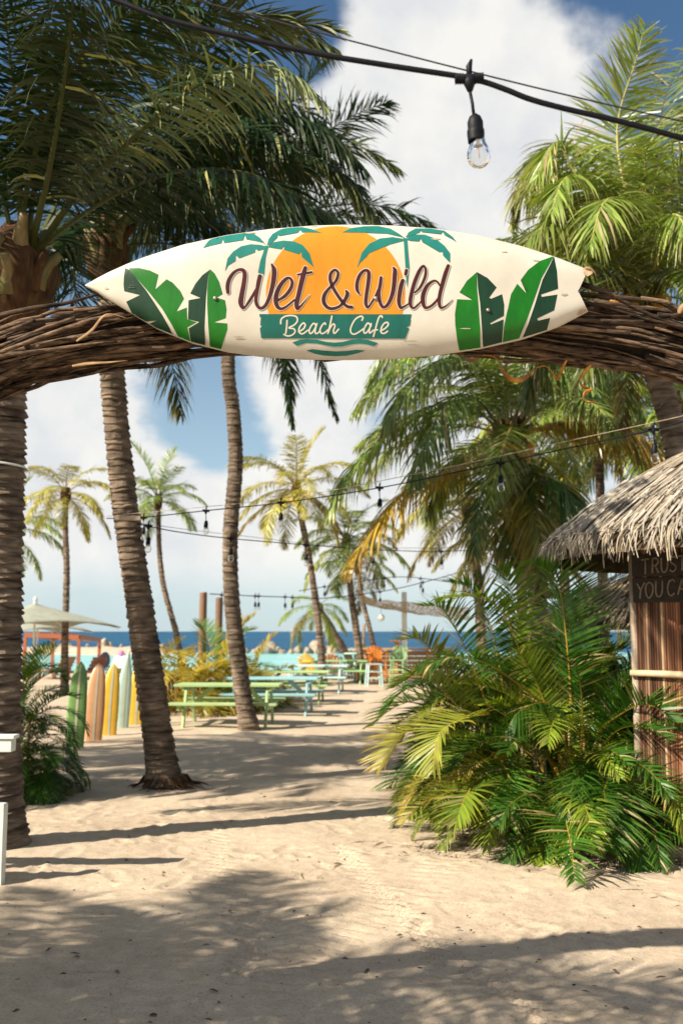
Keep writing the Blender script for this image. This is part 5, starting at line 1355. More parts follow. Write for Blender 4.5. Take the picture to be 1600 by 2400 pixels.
# single strands along the eave and slope that faces the path
svar = []
for k in range(12):
    rs_ = r_.choice([RR_ * .95, RR_ * .9, RR_ * .82, RR_ * .7])
    V, Fc = strand_geo(rs_, min(r_.uniform(.34, .52), RR_ - rs_ + r_.uniform(.2, .36)), r_.uniform(.03, .08), r_.uniform(.006, .011), r_.uniform(-.13, .13), r_)
    svar.append(mesh('thatch_strand', V, Fc, mat=M['thatch']))
for k in range(290):
    th = R(r_.uniform(165, 292))
    link('thatch_strand', svar[k % 12], roof, None, (0, 0, r_.uniform(-.03, .03)), (0, 0, th))
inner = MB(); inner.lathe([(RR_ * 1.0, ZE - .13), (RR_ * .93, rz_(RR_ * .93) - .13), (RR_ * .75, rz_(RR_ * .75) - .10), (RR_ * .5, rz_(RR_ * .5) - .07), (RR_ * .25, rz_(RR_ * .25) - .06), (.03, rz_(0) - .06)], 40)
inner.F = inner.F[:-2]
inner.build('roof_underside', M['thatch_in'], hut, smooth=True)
# walls: square plan turned towards the path
C0 = Vector((2.335, 8.0, 0)); e1 = Vector((.87, -.493, 0)); e2 = Vector((.493, .87, 0)); SD = 2.2
def reeds(name, a, d, ln, nrm_):
    V = []; Fc = []; C = []
    nreed = int(ln / .019)
    for i in range(nreed):
        p = a + d * (ln * (i + .5) / nreed); r = .0105 * r_.uniform(.7, 1.25); k = len(V)
        s = r_.choice([.2, .35, .55, .8, 1.0, 1.3]); t = r_.random()
        c = (.29 * s, (.148 - .04 * t) * s, (.082 - .03 * t) * s) if r_.random() < .9 else (.42 * s, .27 * s, .16 * s)
        w0 = r_.uniform(-.003, .003)
        for z in (.0, 1.2, 2.35):
            for j in range(5):
                an = math.pi * (j / 4) - 0
                q = p - d * math.cos(an) * r + nrm_ * (math.sin(an) * r + w0) + Vector((r_.uniform(-.002, .002), 0, z)) - HC
                V.append((q.x, q.y, q.z)); C.append(c)
        for z in (0, 1):
            for j in range(4): Fc.append((k + z * 5 + j, k + z * 5 + j + 1, k + z * 5 + 6 + j, k + z * 5 + 5 + j))
    o = link(name, mesh(name, V, Fc, np.array(C), smooth=True, mat=M['reed']), hut); o['kind'] = 'stuff'
    return o
nf_ = Vector((-.493, -.87, 0)); nl_ = Vector((-.87, .493, 0))
reeds('reed_wall', C0 + nf_ * .02, e1, SD, nf_)
reeds('reed_wall', C0 + e2 * SD + nl_ * .02, -e2, SD, nl_)
for (a, d) in ((C0, e1), (C0, e2), (C0 + e1 * SD, e2), (C0 + e2 * SD, e1)):
    q = MB(); p = a + d * SD / 2 - HC
    q.box(p.x, p.y, 1.18, SD - .02, .03, 2.36, rz=math.atan2(d.y, d.x)); q.build('wall_panel', M['darkwood'], hut)
for p in (C0, C0 + e1 * SD, C0 + e2 * SD, C0 + e1 * SD + e2 * SD):
    q = MB(); q.tube([p - HC + Vector((0, 0, -.1)), p - HC + Vector((0, 0, 1.2)), p - HC + Vector((0, 0, 2.5))], [.035, .033, .03], 8); q.build('corner_post', M['log'], hut, smooth=True)
a = C0 - e1 * .03 + nf_ * .055 + Vector((0, 0, 1.375)) - HC
q = MB(); q.tube([a, a + e1 * .25 + Vector((0, 0, -.004)), a + e1 * 1.2 + Vector((0, 0, -.03)), a + e1 * 2.3 + Vector((0, 0, -.05))], [.024, .028, .030, .028], 10); q.build('rail_pole', M['beam'], hut, smooth=True)
a = C0 - e1 * .05 + nf_ * .10 + Vector((0, 0, .05)) - HC
q = MB(); q.tube([a, a + e1 * .3 + nf_ * .04, a + e1 * .8 + nf_ * .03, a + e1 * 2.3], [.045, .055, .055, .05], 10); q.build('base_log', M['log'], hut, smooth=True)
# sign on the hut wall
so = C0 + nf_ * .045
M3 = Matrix((( e1.x, nf_.x, 0), (e1.y, nf_.y, 0), (0, 0, 1)))
sg = empty('wooden_sign', so + Vector((0, 0, 1.9)), 0, 'dark plank sign with pale capital letters under the thatch', 'sign')
def sgp(px, py):   # point on the sign plane seen at the pixel
    d = pxdir(px, py); o_ = Vector((0, 0, CAMH))
    t = (so - o_).dot(nf_) / d.dot(nf_)
    return o_ + d * t
p0 = sgp(1482, 1300); p1 = sgp(1482, 1413)
for (y0, y1) in ((1300, 1352), (1354, 1413)):
    za, zb = sgp(1490, y0).z, sgp(1490, y1).z
    q = MB(); cc = so + e1 * .52 - Vector(sg.location); q.box(cc.x, cc.y, (za + zb) / 2 - sg.location.z, 1.02, .022, abs(za - zb) - .004, rz=math.atan2(e1.y, e1.x), bev=.004)
    q.build('plank', M['darkwood'], sg)
def sletter(strokes, x0, y0, w, h, slope=-.1):
    q = MB()
    for st in strokes:
        pts = []
        P = catmull([(a, b_, 0) for a, b_ in st], 6) if len(st) > 2 else [(*st[0], 0), (*st[1], 0)]
        for (a, b_, _) in P:
            px = x0 + a * w; pts.append(sgp(px, y0 + b_ * h + (px - 1500) * slope) + nf_ * .016 - Vector(sg.location))
        q.tube(pts, .0062, 6)
    q.build('letter', M['rope'], sg, smooth=True)
TT = [[(.5, 0), (.5, 1)], [(0, .02), (1, .0)]]
RRl = [[(.1, 0), (.08, 1)], [(.1, .02), (.6, .0), (.85, .22), (.6, .46), (.1, .5)], [(.45, .5), (.9, 1)]]
UU = [[(.08, 0), (.08, .6), (.25, .95), (.6, .97), (.85, .7), (.9, 0)]]
SS = [[(.9, .12), (.6, 0), (.2, .12), (.2, .36), (.55, .5), (.85, .68), (.75, .92), (.4, 1), (.05, .86)]]
YY = [[(0, 0), (.5, .48)], [(1, 0), (.5, .48), (.42, 1)]]
OO = [[(.5, 0), (.12, .2), (.05, .6), (.3, .97), (.6, .97), (.92, .65), (.88, .2), (.5, 0)]]
CC = [[(.95, .15), (.65, .0), (.25, .12), (.05, .5), (.2, .88), (.55, 1), (.95, .85)]]
AA = [[(0, 1), (.5, 0)], [(.5, 0), (1, 1)], [(.2, .65), (.82, .62)]]
NNl = [[(.05, 1), (.05, 0)], [(.05, 0), (.9, 1)], [(.9, 1), (.9, 0)]]
for st, x in ((TT, 1503), (RRl, 1527), (UU, 1548), (SS, 1568), (TT, 1589)): sletter(st, x, 1312, 18, 35)
for st, x in ((YY, 1492), (OO, 1512), (UU, 1535), (CC, 1563), (AA, 1588), (NNl, 1612)): sletter(st, x, 1366, 19, 37)

# thatched roof of another hut in the background
HB = Vector((4.1, 12.8, 0))
h2 = empty('thatched_hut', HB, 0, 'background hut with tan thatch roof seen under the nearer roof edge', 'hut', 'thatched huts')
Vs = []; Fs = []; Cs = []
for i in range(1500):
    th = r_.uniform(0, 6.283); f = math.sqrt(r_.uniform(.02, 1)); r0 = 1.9 * f
    z0 = 2.65 - .85 * f + r_.uniform(0, .05); ln = r_.uniform(.3, .5); sl = -.45
    d = Vector((math.cos(th), math.sin(th), 0)); t_ = Vector((-d.y, d.x, 0)); w = .015; k = len(Vs)
    a = d * r0 + Vector((0, 0, z0)); b_ = a + (d + Vector((0, 0, sl))).normalized() * ln + t_ * r_.uniform(-.08, .08)
    Vs += [tuple(a - t_ * w), tuple(a + t_ * w), tuple(b_ + t_ * w * .5), tuple(b_ - t_ * w * .5)]; Fs.append((k, k + 1, k + 2, k + 3))
    s = r_.uniform(.5, 1.1); Cs += [(.5 * s, .39 * s, .25 * s)] * 4
rf2 = link('roof', mesh('roof', Vs, Fs, np.array(Cs), mat=M['thatch_a']), h2); rf2['kind'] = 'stuff'
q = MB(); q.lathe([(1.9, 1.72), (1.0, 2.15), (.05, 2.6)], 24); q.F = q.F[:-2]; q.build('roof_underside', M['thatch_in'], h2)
for a in (.6, 2.2, 3.8, 5.4):
    q = MB(); q.tube([(1.4 * math.cos(a), 1.4 * math.sin(a), -.1), (1.4 * math.cos(a), 1.4 * math.sin(a), 2.0)], .06, 8); q.build('post', M['log'], h2, smooth=True)

# ------------------------------------------------------------------ painted wood furniture
def pw(name, c, k=1.0):
    M[name] = surf(name, tuple(x * .8 for x in c), c, 7, .55, .25, 50, (.25, 2, 2), rnd=.1, lo=.25, hi=.6)
pw('mint', (0.36, 0.50, 0.22)); pw('skyblue', (0.24, 0.44, 0.47)); pw('paleblue', (0.42, 0.58, 0.56)); pw('white', (0.70, 0.74, 0.70)); pw('yellow', (0.72, 0.46, 0.03)); pw('orange', (0.68, 0.22, 0.03)); pw('leafgreen', (0.28, 0.46, 0.20)); pw('barwood', (0.52, 0.27, 0.12)); pw('postwood', (0.19, 0.105, 0.062)); pw('rust', (0.33, 0.10, 0.04))

def picnic_table(label, x, y, rz, mat, L=1.9):
    o = empty('picnic_table', (x, y, 0), rz, label, 'picnic table', 'painted picnic tables on the sand')
    m_ = M[mat]
    pl = MB().box(0, 0, 0, L, .142, .045, bev=.006).mesh('tabletop_plank', m_)
    for k in range(5): link('tabletop_plank', pl, o, None, (0, (k - 2) * .15, .735))
    bl = MB().box(0, 0, 0, L, .135, .045, bev=.006).mesh('bench_plank', m_)
    for s in (-1, 1):
        for k in (0, 1): link('bench_plank', bl, o, None, (0, s * (.60 + .145 * k), .435))
    for sx in (-1, 1):
        X = sx * (L / 2 - .22)
        for s in (-1, 1):
            q = MB(); q.beam((X, s * .24, .712), (X, s * .56, -.03), .045, .105); q.build('leg', m_, o)
        q = MB(); q.beam((X + .047 * sx, -.33, .68), (X + .047 * sx, .33, .68), .045, .085); q.build('top_cleat', m_, o)
        q = MB(); q.beam((X + .047 * sx, -.76, .37), (X + .047 * sx, .76, .37), .045, .09); q.build('bench_support', m_, o)
        q = MB(); q.beam((X - .05 * sx, 0, .37), (X - .42 * sx, 0, .705), .05, .075); q.build('brace', m_, o)
    return o
picnic_table('nearest light green picnic table, just behind the slim grey trunk', -2.04, 18.4, R(-3), 'mint')
picnic_table('blue picnic table right behind the nearest green one', -1.43, 21.0, R(-5), 'skyblue', 1.95)
picnic_table('light green picnic table behind the blue one', -1.2, 24.4, R(-4), 'mint', 1.85)
picnic_table('pale blue picnic table, fourth from the camera, by the yellow chair', -.72, 28.6, R(-6), 'paleblue', 1.85)
picnic_table('farthest light green picnic table beside the bar table', -.05, 33.2, R(-8), 'leafgreen', 1.9)

def bar_stool(label, x, y, rz, mat, h=.74, back=True):
    o = empty('bar_chair', (x, y, 0), rz, label, 'chair', 'colourful chairs near the bar')
    m_ = M[mat]
    for sx in (-1, 1):
        for sy in (-1, 1):
            q = MB(); q.beam((sx * .24, sy * .24, -.02), (sx * .19, sy * .19, h), .045, .045); q.build('leg', m_, o)
    for z in (.25, .45):
        q = MB(); q.beam((-.22, -.23, z), (.22, -.23, z), .03, .035); q.build('footrest', m_, o)
        q = MB(); q.beam((-.22, .23, z), (.22, .23, z), .03, .035); q.build('footrest', m_, o)
    for k in range(4):
        q = MB(); q.box(0, -.17 + k * .115, h + .02, .46, .1, .03, bev=.005); q.build('seat_slat', m_, o)
    if back:
        for k in range(5):
            q = MB(); xx = -.19 + k * .095; q.beam((xx, .21, h + .05), (xx * 1.15, .34, h + .5 - abs(k - 2) * .03), .085, .02); q.build('back_slat', m_, o)
        for s in (-1, 1):
            q = MB(); q.beam((s * .26, -.2, h + .24), (s * .26, .28, h + .25), .08, .025); q.build('armrest', m_, o)
            q = MB(); q.beam((s * .24, -.18, h + .0), (s * .25, -.18, h + .235), .04, .04); q.build('arm_post', m_, o)
    return o
def adirondack(label, x, y, rz, mat):
    o = empty('adirondack_chair', (x, y, 0), rz, label, 'chair', 'colourful low chairs on the sand')
    m_ = M[mat]
    for k in range(5):
        q = MB(); q.box(0, -.3 + k * .115, .36 - k * .03, .52, .1, .025, bev=.004); q.build('seat_slat', m_, o)
    for k in range(6):
        xx = -.24 + k * .096; q = MB(); q.beam((xx * .9, .2, .22), (xx * 1.15, .52, .92 - (abs(k - 2.5)) ** 2 * .022), .088, .02); q.build('back_slat', m_, o)
    for s in (-1, 1):
        q = MB(); q.box(s * .34, -.02, .56, .13, .66, .025, bev=.006); q.build('armrest', m_, o)
        q = MB(); q.box(s * .31, -.28, .27, .03, .1, .56); q.build('front_leg', m_, o)
        q = MB(); q.beam((s * .28, -.3, .33), (s * .28, .5, .02), .03, .1); q.build('side_rail', m_, o)
    q = MB(); q.box(0, .43, .66, .6, .025, .06); q.build('back_rail', m_, o)
    return o
adirondack('yellow slatted low chair facing the lagoon, left of the slim dark trunk', at(729, 1560, 36).x, 36, R(160), 'yellow')
adirondack('orange slatted low chair right of the slim dark trunk', at(772, 1560, 36).x, 36, R(185), 'orange')
o = empty('bar_table', (at(832, 1560, 34).x, 34, 0), 0, 'pale blue round bar table in front of the dark palm trunk', 'table')
q = MB(); q.lathe([(.36, .93), (.39, .95), (.39, .975), (.36, .985)], 20); q.build('table_top', M['paleblue'], o)
q = MB(); q.tube([(0, 0, .02), (0, 0, .93)], .05, 10); q.build('pedestal', M['paleblue'], o)
q = MB(); q.lathe([(.26, -.02), (.26, .03), (.06, .07)], 16); q.build('base', M['paleblue'], o)
bar_stool('orange high backed bar chair pulled up to the wooden bar', at(885, 1560, 33.5).x, 33.5, R(20), 'orange')
bar_stool('pale blue backless stool in front of the orange bar chair', at(876, 1560, 31.6).x, 31.6, R(8), 'paleblue', .66, False)
bar_stool('green high backed bar chair at the right end of the bar', at(933, 1560, 33.2).x, 33.2, R(-15), 'leafgreen')
adirondack('low orange chair half hidden behind the dark palm trunk', at(862, 1570, 34.5).x, 34.8, R(200), 'orange')
bar_stool('light green bar chair between the palm trunk and the orange one', at(856, 1560, 36.3).x, 36.4, R(30), 'leafgreen', .7)
bc = empty('bar_counter', (at(935, 1520, 35.2).x, 35.4, 0), 0, 'brown wooden bar counter with thick plank top facing the sea', 'counter')
for k in range(3):
    q = MB(); q.box(.25, -.25 + k * .22, 1.09, 3.3, .21, .06, bev=.008); q.build('counter_plank', M['barwood'], bc)
for x in (-1.2, -.1, 1.0, 1.8):
    q = MB(); q.box(x, 0, .52, .1, .1, 1.07); q.build('counter_post', M['barwood'], bc)
q = MB(); q.box(.25, .12, .93, 3.0, .04, .16); q.build('apron', M['barwood'], bc)
for k in range(5):
    q = MB(); q.box(.25, .14, .12 + k * .16, 3.0, .03, .14); q.build('front_board', M['barwood'], bc)
o = empty('pedestal_stand', (at(930, 1500, 35.4).x, 35.5, 1.121), 0, 'small wooden stand with flat top on the bar counter', 'stand')
q = MB(); q.lathe([(.11, 0), (.08, .08), (.09, .2)], 12); q.build('foot', M['barwood'], o); q = MB(); q.box(-.05, 0, .235, .42, .3, .06, bev=.008); q.build('top', M['barwood'], o)
q = MB(); q.box(0, 0, 0, .17, .17, 3.1, bev=.01)
pp = at(947, 1450, 34.4); tag(q.build('white_post', M['white'], None, (pp.x, pp.y, 1.5)), 'white painted post standing by the bar under the shade net', 'post')
q = MB(); q.tube([(0, 0, -.1), (0.0, 0, 1.2), (.02, 0, 2.0)], [.07, .065, .06], 9)
pp = at(852, 1500, 38); tag(q.build('timber_post', M['log'], None, (pp.x, pp.y, 0), smooth=True), 'pale timber stump post behind the left end of the bar', 'post')
# shade net
m, nt, b = newmat('net'); n, l = nt.nodes, nt.links
b.inputs['Base Color'].default_value = (.30, .20, .09, 1); b.inputs['Roughness'].default_value = .9
tpn = n.new('ShaderNodeBsdfTransparent'); ck = n.new('ShaderNodeTexNoise'); ck.inputs['Scale'].default_value = 14; ck.inputs['Detail'].default_value = 3
tcn = n.new('ShaderNodeTexCoord'); l.new(tcn.outputs['Object'], ck.inputs['Vector'])
mr = n.new('ShaderNodeMapRange'); mr.inputs['From Min'].default_value = .45; mr.inputs['From Max'].default_value = .55; mr.inputs['To Min'].default_value = .35; mr.inputs['To Max'].default_value = 1; l.new(ck.outputs['Fac'], mr.inputs['Value'])
mx_ = n.new('ShaderNodeMixShader'); l.new(mr.outputs[0], mx_.inputs[0]); l.new(tpn.outputs[0], mx_.inputs[1]); l.new(b.outputs[0], mx_.inputs[2]); l.new(mx_.outputs[0], n['Material Output'].inputs['Surface']); M['net'] = m
NT = [[(835, 1384, 32), (870, 1402, 32), (920, 1408, 32), (970, 1412, 32), (1030, 1418, 32), (1100, 1425, 32)], [(832, 1384, 33), (862, 1418, 33.5), (920, 1430, 33.5), (970, 1438, 33.5), (1030, 1442, 33.5), (1100, 1450, 33.5)], [(838, 1383, 34), (880, 1410, 35), (930, 1420, 35), (980, 1436, 35), (1030, 1446, 35), (1100, 1455, 35)]]
rows = [catmull([tuple(at(*p)) for p in row], 6) for row in NT]; nb0 = rows[0][0].copy()
cols_ = [catmull([rows[0][i], rows[1][i], rows[2][i]], 4) for i in range(len(rows[0]))]
V = []; Fc = []
for i, c in enumerate(cols_):
    for k, p in enumerate(c): V.append(p - nb0 + np.array([0, 0, .015 * math.sin(i * 1.3 + k)]))
kk = len(cols_[0])
for i in range(len(cols_) - 1):
    for k in range(kk - 1): Fc.append((i * kk + k, (i + 1) * kk + k, (i + 1) * kk + k + 1, i * kk + k + 1))
tag(link('shade_net', mesh('shade_net', V, Fc, smooth=True, mat=M['net']), None, None, tuple(nb0)), 'brown sagging shade net strung towards the white post', 'net')
o = empty('globe_lantern', at(893, 1448, 33), 0, 'round cream globe lantern hanging below the shade net', 'lantern')
q = MB(); q.lathe([(.01, -.12), (.07, -.1), (.115, -.04), (.115, .04), (.07, .1), (.02, .12)], 16); q.build('globe', M['white'], o, smooth=True)
q = MB(); q.tube([(0, 0, .11), (0, 0, .52)], .006, 5); q.build('cord', M['cable'], o)

# upright surfboards in the sand
def board_in_sand(label, px, py, toppy, w, mat, stripe, rz, lean, patch=False, point=False):
    p = gnd(px, py); H = at(px, toppy, p.y).z
    o = empty('beach_surfboard', (p.x, p.y, 0), rz, label, 'surfboard', 'colourful surfboards planted in the sand')
    V = []; Fc = []; n_ = 26; prof = []
    def shape(t):   # half width along the height
        a = w / 2 * (0.74 + .30 * math.sin(math.pi * min(1, t * .9 + .12)))
        k = max(0, (t - (.55 if point else .72)) / (.45 if point else .28))
        return a * (1 - k ** (1.9 if point else 2.6)) ** (.6 if not point else .85)
    K = 8
    cen = lambda t: (lean * t * t, .02 * math.sin(t * 3))
    for face in (-1, 1):
        for i in range(n_ + 1):
            t = i / n_; z = -.12 + (H + .12) * t; hw = max(shape(t), .004)
            for j in range(K + 1):
                v_ = math.sin((j / K - .5) * math.pi)
                y = face * (.030 * (1 - abs(v_) ** 3.0) ** .5 * min(1, (1.03 - t) * 6)) + .16 * max(0, t - .3) ** 2
                V.append((v_ * hw + lean * t * t, y, z))
    st = (n_ + 1) * (K + 1)
    for f in (0, 1):
        for i in range(n_):
            for j in range(K):
                q = (f * st + i * (K + 1) + j, f * st + i * (K + 1) + j + 1, f * st + (i + 1) * (K + 1) + j + 1, f * st + (i + 1) * (K + 1) + j)
                Fc.append(q if f == 0 else q[::-1])
    for i in range(n_):
        for j in (0, K): Fc.append((i * (K + 1) + j, (i + 1) * (K + 1) + j, st + (i + 1) * (K + 1) + j, st + i * (K + 1) + j))
    link('board', mesh('board', V, Fc, smooth=True, mat=M[mat]), o)
    def band(nm, x0, x1, t0_, t1_, mt, up=.004):
        Vb = []; Fb = []
        for i in range(19):
            t = t0_ + (t1_ - t0_) * i / 18; hw = max(shape(t), .004)
            for k in range(3):
                x = min(max(x0 + (x1 - x0) * k / 2, -.92), .92); v_ = x
                y = -(.030 * (1 - abs(v_) ** 3.0) ** .5 * min(1, (1.03 - t) * 6)) + .16 * max(0, t - .3) ** 2 - up
                Vb.append((v_ * hw + lean * t * t, y, -.12 + (H + .12) * t))
        for i in range(18):
            for k in (0, 1): Fb.append((i * 3 + k, i * 3 + k + 1, i * 3 + k + 4, i * 3 + k + 3))
        link(nm, mesh(nm, Vb, Fb, smooth=True, mat=M[mt]), o)
    band('stringer_stripe', -.13, .13, .06, .97, stripe)
    return o
def gp(name, c): M[name] = surf(name, tuple(x * .85 for x in c), c, 6, .4, .06, 30, coat=.15, lo=.3, hi=.6)
gp('sb_green', (0.16, 0.30, 0.08)); gp('sb_peach', (0.60, 0.32, 0.17)); gp('sb_yellow', (0.70, 0.42, 0.04)); gp('sb_blue', (0.42, 0.60, 0.54)); gp('sb_cream', (0.55, 0.52, 0.36)); gp('sb_pale', (0.52, 0.44, 0.32)); gp('sb_grey', (0.45, 0.50, 0.40))
board_in_sand('green upright surfboard, leftmost of the five in the sand', 176, 1752, 1551, .27, 'sb_green', 'sb_cream', R(12), .05)
board_in_sand('peach upright surfboard with worn lower half', 219, 1736, 1554, .285, 'sb_peach', 'sb_pale', R(14), .06)
board_in_sand('yellow upright surfboard between the peach and the light blue one', 255, 1722, 1556, .27, 'sb_yellow', 'sb_grey', R(12), .06)
board_in_sand('tall pointed light blue surfboard in the sand', 287, 1708, 1522, .235, 'sb_blue', 'sb_cream', R(16), .09, point=True)
board_in_sand('yellow upright surfboard touching the leaning palm trunk', 318, 1701, 1538, .285, 'sb_yellow', 'sb_grey', R(10), .09)

# wooden posts
for lab, px, pb, ptp, w in (('taller brown timber post left of the slim trunk', 472, 1640, 1388, .2), ('shorter brown timber post close to the slim trunk', 510, 1636, 1400, .19)):
    Y = 25.5; p = at(px, pb, Y); H = at(px, ptp, Y).z
    q = MB(); q.tube([(0, 0, -.2), (0, 0, H * .5), (.01, 0, H - .02), (.01, 0, H)], [w * .52, w * .5, w * .48, w * .44], 12)
    tag(q.build('timber_post', M['postwood'], None, (p.x, Y, 0), smooth=False), lab, 'post', 'timber posts behind the tables')

# umbrellas
M['canvas'] = surf('canvas', (0.25, 0.26, 0.21), (0.32, 0.33, 0.27), 4, .8, .1, 20)
def umbrella(label, px, Y, zt, ze, half, rz):
    x = at(px, 1450, Y).x; gz = float(base_z(np.array(x), np.array(Y)))
    o = empty('umbrella', (x, Y, gz), rz, label, 'umbrella', 'pale beach umbrellas')
    zt -= gz; ze -= gz
    n_ = 8; V = []; Fc = []
    for i in range(n_ + 1):
        f = i / n_
        for k in range(16):
            a = 2 * math.pi * (k + .0) / 16
            d = max(abs(math.cos(a)), abs(math.sin(a))); rad = half / d * f
            corner = (1 / d - 1) / .414
            z = zt + (ze - zt) * f ** .85 - .16 * corner * f ** 2
            V.append((rad * math.cos(a), rad * math.sin(a), z))
    for i in range(n_):
        for k in range(16): Fc.append((i * 16 + k, (i + 1) * 16 + k, (i + 1) * 16 + (k + 1) % 16, i * 16 + (k + 1) % 16))
    c = link('canopy', mesh('canopy', V, Fc, smooth=True, mat=M['canvas']), o)
    s = c.modifiers.new('thick', 'SOLIDIFY'); s.thickness = .02
    q = MB(); q.tube([(0, 0, -.1), (0, 0, zt)], .035, 8); q.build('pole', M['white'], o)
    q = MB(); q.lathe([(.06, zt - .01), (.05, zt + .08), (.07, zt + .1), (.02, zt + .2)], 8); q.build('finial', M['white'], o)
    for k in range(8):
        a = 2 * math.pi * k / 8; d = max(abs(math.cos(a)), abs(math.sin(a))); q = MB()
        corner = (1 / d - 1) / .414
        q.tube([(0, 0, zt - .08), (half / d * .98 * math.cos(a), half / d * .98 * math.sin(a), ze - .16 * corner - .04)], .012, 5); q.build('rib', M['white'], o)
    return o
umbrella('large pale canvas umbrella at the left behind the stout palm', 82, 28, 2.48, 1.98, 1.75, R(40))
umbrella('second pale umbrella peeking out below the large one', 90, 36, 2.2, 1.85, 1.45, R(40))

# rust brown pergola frame by the water
x0 = at(100, 1500, 46).x; gz = float(base_z(np.array(0.), np.array(46.)))
pg = empty('pergola', (x0, 46, gz), 0, 'rust brown open pergola frame at the water edge on the left', 'pergola')
def L_(px, py, Y): return at(px, py, Y) - Vector((x0, 46, gz))
cor = [L_(186, 1497, 44), L_(234, 1502, 48), L_(60, 1492, 44), L_(125, 1498, 48)]
for c in cor:
    q = MB(); q.box(c.x, c.y, c.z / 2 - .1, .13, .13, c.z + .2); q.build('post', M['rust'], pg)
for a, b_ in ((0, 1), (0, 2), (1, 3), (2, 3)):
    q = MB(); q.beam(cor[a] + Vector((0, 0, .07)), cor[b_] + Vector((0, 0, .07)), .12, .2); q.build('beam', M['rust'], pg)
for f in (.25, .5, .75):
    q = MB(); q.beam(cor[0].lerp(cor[2], f) + Vector((0, 0, .2)), cor[1].lerp(cor[3], f) + Vector((0, 0, .2)), .06, .08); q.build('rafter', M['rust'], pg)

# loungers and the bather by the lagoon
M['navy'] = surf('navy_cloth', (0.010, 0.016, 0.035), (0.02, 0.03, 0.06), 20, .8)
M['pink'] = surf('pink_cloth', (0.42, 0.10, 0.30), (0.55, 0.2, 0.42), 30, .8)
M['skin'] = surf('skin', (0.35, 0.18, 0.11), (0.42, 0.23, 0.15), 20, .5)
def lounger(label, px, Y, rz, mat='barwood'):
    x = at(px, 1560, Y).x; gz = float(base_z(np.array(x), np.array(Y)))
    o = empty('sun_lounger', (x, Y, gz), rz, label, 'lounger', 'loungers by the lagoon')
    for k in range(7):
        q = MB(); q.box(-.6 + k * .17, 0, .3, .15, .6, .03); q.build('seat_slat', M[mat], o)
    for k in range(4):
        q = MB(); q.beam((.62 + k * .1, -.3, .34 + k * .12), (.62 + k * .1, .3, .34 + k * .12), .03, .12); q.build('back_slat', M[mat], o)
    for sx in (-.6, .45):
        for sy in (-.26, .26):
            q = MB(); q.box(sx, sy, .13, .06, .06, .32); q.build('leg', M[mat], o)
    for sy in (-.3, .3):
        q = MB(); q.box(-.05, sy, .27, 1.3, .04, .08); q.build('side_rail', M[mat], o)
    return o
lounger('brown wooden lounger between the green and peach boards', 200, 36, R(70), 'rust')
lounger('white lounger behind the yellow board by the water', 262, 38, R(80), 'white')
lounger('wooden lounger left of the thin palm foot', 130, 37, R(75), 'barwood')
# folded dark chair back
xx = at(246, 1570, 41); gz = float(base_z(np.array(xx.x), np.array(41.)))
o = empty('beach_chair', (xx.x, 41, gz), R(10), 'dark blue round backed beach chair behind the yellow board', 'chair')
q = MB()
ring = [(.21 * math.cos(a), 0, .55 + .34 * math.sin(a)) for a in np.linspace(0, 2 * math.pi, 18, endpoint=False)]
q.add([(x, -.02, z) for x, _, z in ring] + [(x, .02, z) for x, _, z in ring], [tuple(range(18)), tuple(range(35, 17, -1))] + [(i, 18 + i, 18 + (i + 1) % 18, (i + 1) % 18) for i in range(18)])
q.build('backrest', M['navy'], o)
q = MB(); q.box(0, .25, .28, .44, .45, .04, bev=.01); q.build('seat', M['navy'], o)
for sx in (-.2, .2):
    for sy in (.02, .44):
        q = MB(); q.box(sx, sy, .12, .035, .035, .32); q.build('leg', M['navy'], o)
# seated person seen from behind
xx = at(284, 1560, 43.5); gz = float(base_z(np.array(xx.x), np.array(43.5)))
pe = empty('person', (xx.x, 43.5, gz), R(6), 'person in dark clothes and pink hat sitting on the sand, back turned', 'person')
J = [(0, 0, .12, .16), (0, .0, .32, .15), (0, .02, .52, .17), (0, .02, .60, .10), (0, .03, .68, .055), (0, .04, .76, .085), (0, .05, .85, .09),
     (.17, .02, .55, .06), (.24, .08, .33, .045), (.2, .28, .25, .038), (.12, .4, .22, .035), (-.17, .02, .55, .06), (-.24, .08, .33, .045), (-.2, .28, .25, .038), (-.12, .4, .22, .035),
     (.1, .1, .1, .09), (.13, .42, .3, .07), (.13, .72, .06, .05), (.13, .86, .05, .035), (-.1, .1, .1, .09), (-.13, .42, .3, .07), (-.13, .72, .06, .05), (-.13, .86, .05, .035)]
E = [(0, 1), (1, 2), (2, 3), (3, 4), (4, 5), (5, 6), (2, 7), (7, 8), (8, 9), (9, 10), (2, 11), (11, 12), (12, 13), (13, 14), (0, 15), (15, 16), (16, 17), (17, 18), (0, 19), (19, 20), (20, 21), (21, 22)]
me = bpy.data.meshes.new('body'); me.from_pydata([j[:3] for j in J], E, [])
bo_ = link('body', me, pe, M['navy'])
bo_.modifiers.new('skin', 'SKIN')
me.skin_vertices.new() if not me.skin_vertices else None
for i, j in enumerate(J): me.skin_vertices[0].data[i].radius = (j[3], j[3])
me.skin_vertices[0].data[0].use_root = True
bo_.modifiers.new('sub', 'SUBSURF').render_levels = 2
q = MB(); q.lathe([(.2, .80), (.19, .83), (.115, .85), (.11, .92), (.08, .97), (.01, .985)], 16, (0, .045, 0)); q.build('hat', M['pink'], pe, smooth=True)

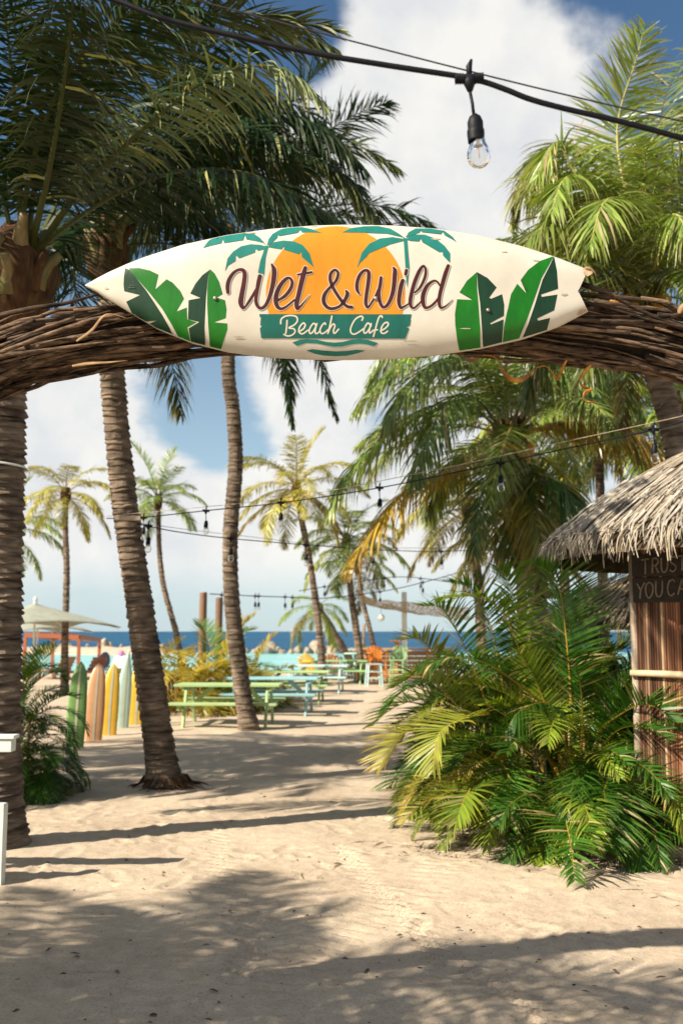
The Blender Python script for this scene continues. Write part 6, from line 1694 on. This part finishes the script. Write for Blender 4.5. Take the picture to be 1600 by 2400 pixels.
# white painted railing end at the left edge
wt = empty('white_railing', (-3.0, 7.05, 0), 0, 'white painted wooden railing end at the left edge before the stout palm', 'railing')
pc = at(31, 1724, 7.0); xr = pc.x + 3.0; zt = pc.z
q = MB(); q.box(xr - .8, 0, zt - .012, 1.62, .13, .024, bev=.004); q.build('rail_cap', M['white'], wt)
q = MB(); q.box(xr - .805, 0, zt - .069, 1.59, .105, .088, bev=.004); q.build('top_rail', M['white'], wt)
pd = at(9, 1886, 7.0)
q = MB(); q.box(pd.x + 3.0 - .03, 0, pd.z / 2 - .03, .06, .09, pd.z + .06, bev=.006); q.build('end_post', M['white'], wt)
for k in range(4):
    q = MB(); q.box(pd.x + 3.0 - .66, 0, .06 + k * .115, 1.18, .03, .1, bev=.004); q.build('board', M['white'], wt)
q = MB(); q.box(xr - .9, 0, zt / 2 - .06, .08, .09, zt - .06, bev=.006); q.build('post', M['white'], wt)

# bracket on the leaning palm and strap on the stout palm
q = MB(); pbk = at(300, 1214, 10.33); q.box(0, 0, 0, .27, .05, .05, rz=0, ry=R(1.5), bev=.006)
tag(q.build('wooden_bracket', M['log'], None, (pbk.x, pbk.y, pbk.z)), 'short wooden crosspiece nailed to the leaning palm trunk', 'bracket')
q = MB(); c_ = at(6, 1092, 7.72)
q.tube([(.205 * math.cos(a), .205 * math.sin(a), -.02 * math.cos(a)) for a in np.linspace(0, 2 * math.pi, 28)] , .008, 6)
q.tube([(.2, -.05, -.01), (.23, -.06, -.04), (.235, -.06, -.1)], .003, 5)
tag(q.build('strap', M['white'], None, (c_.x, c_.y, c_.z), smooth=True), 'thin white strap tied round the stout palm trunk at left', 'strap')

# unseen board added outside the frame to throw square shade at the bottom
nb2 = empty('shadow_board', (-2.05, 3.05, 0), R(20), 'unseen square board on posts, added outside the left frame edge for its shadow', 'board')
q = MB(); q.box(0, 0, 1.65, .8, .04, .75, bev=.006); q.build('panel', M['barwood'], nb2)
for s in (-.35, .35):
    q = MB(); q.box(s, .045, .95, .08, .045, 2.1); q.build('post', M['barwood'], nb2)

# litter: dry bits and pebbles scattered on the sand
r_ = random.Random(77); V = []; Fc = []; C = []
for k in range(1500):
    y = 3.8 + 9 * r_.random() ** 1.4; x = r_.uniform(-.36, .36) * (y + 1)
    if k > 900: x = 1.6 + r_.gauss(0, .75); y = 7.95 + r_.gauss(0, .4)
    s = r_.uniform(.002, .006) if r_.random() < .7 else r_.uniform(.006, .014); a = r_.uniform(0, 6.28); el = r_.uniform(1, 4) if r_.random() < .35 else r_.uniform(1, 1.5)
    if k > 1150: s = r_.uniform(.004, .008); el = r_.uniform(5, 14)
    ca, sa = math.cos(a), math.sin(a); kk = len(V); z = .012 + .0
    for (u_, v_, w_2) in ((-el, -.6, 0), (el, -.7, 0), (el * .9, .6, 0), (-el, .7, 0), (0, 0, .8)):
        V.append((x + (u_ * ca - v_ * sa) * s, y + (u_ * sa + v_ * ca) * s, z + w_2 * s - .006))
    Fc += [(kk, kk + 1, kk + 4), (kk + 1, kk + 2, kk + 4), (kk + 2, kk + 3, kk + 4), (kk + 3, kk, kk + 4)]
    t = r_.uniform(.03, .2) if k < 1150 else r_.uniform(.08, .3); C += [(t * 1.1, t * .8, t * .55)] * 5
M['litter'] = surf('litter', (.8, .8, .8), (1, 1, 1), 10, .9, attr=True)
tag(link('sand_litter', mesh('sand_litter', V, Fc, np.array(C), mat=M['litter'])), 'dark dry leaf crumbs and pebbles scattered on the sand', kind='stuff')
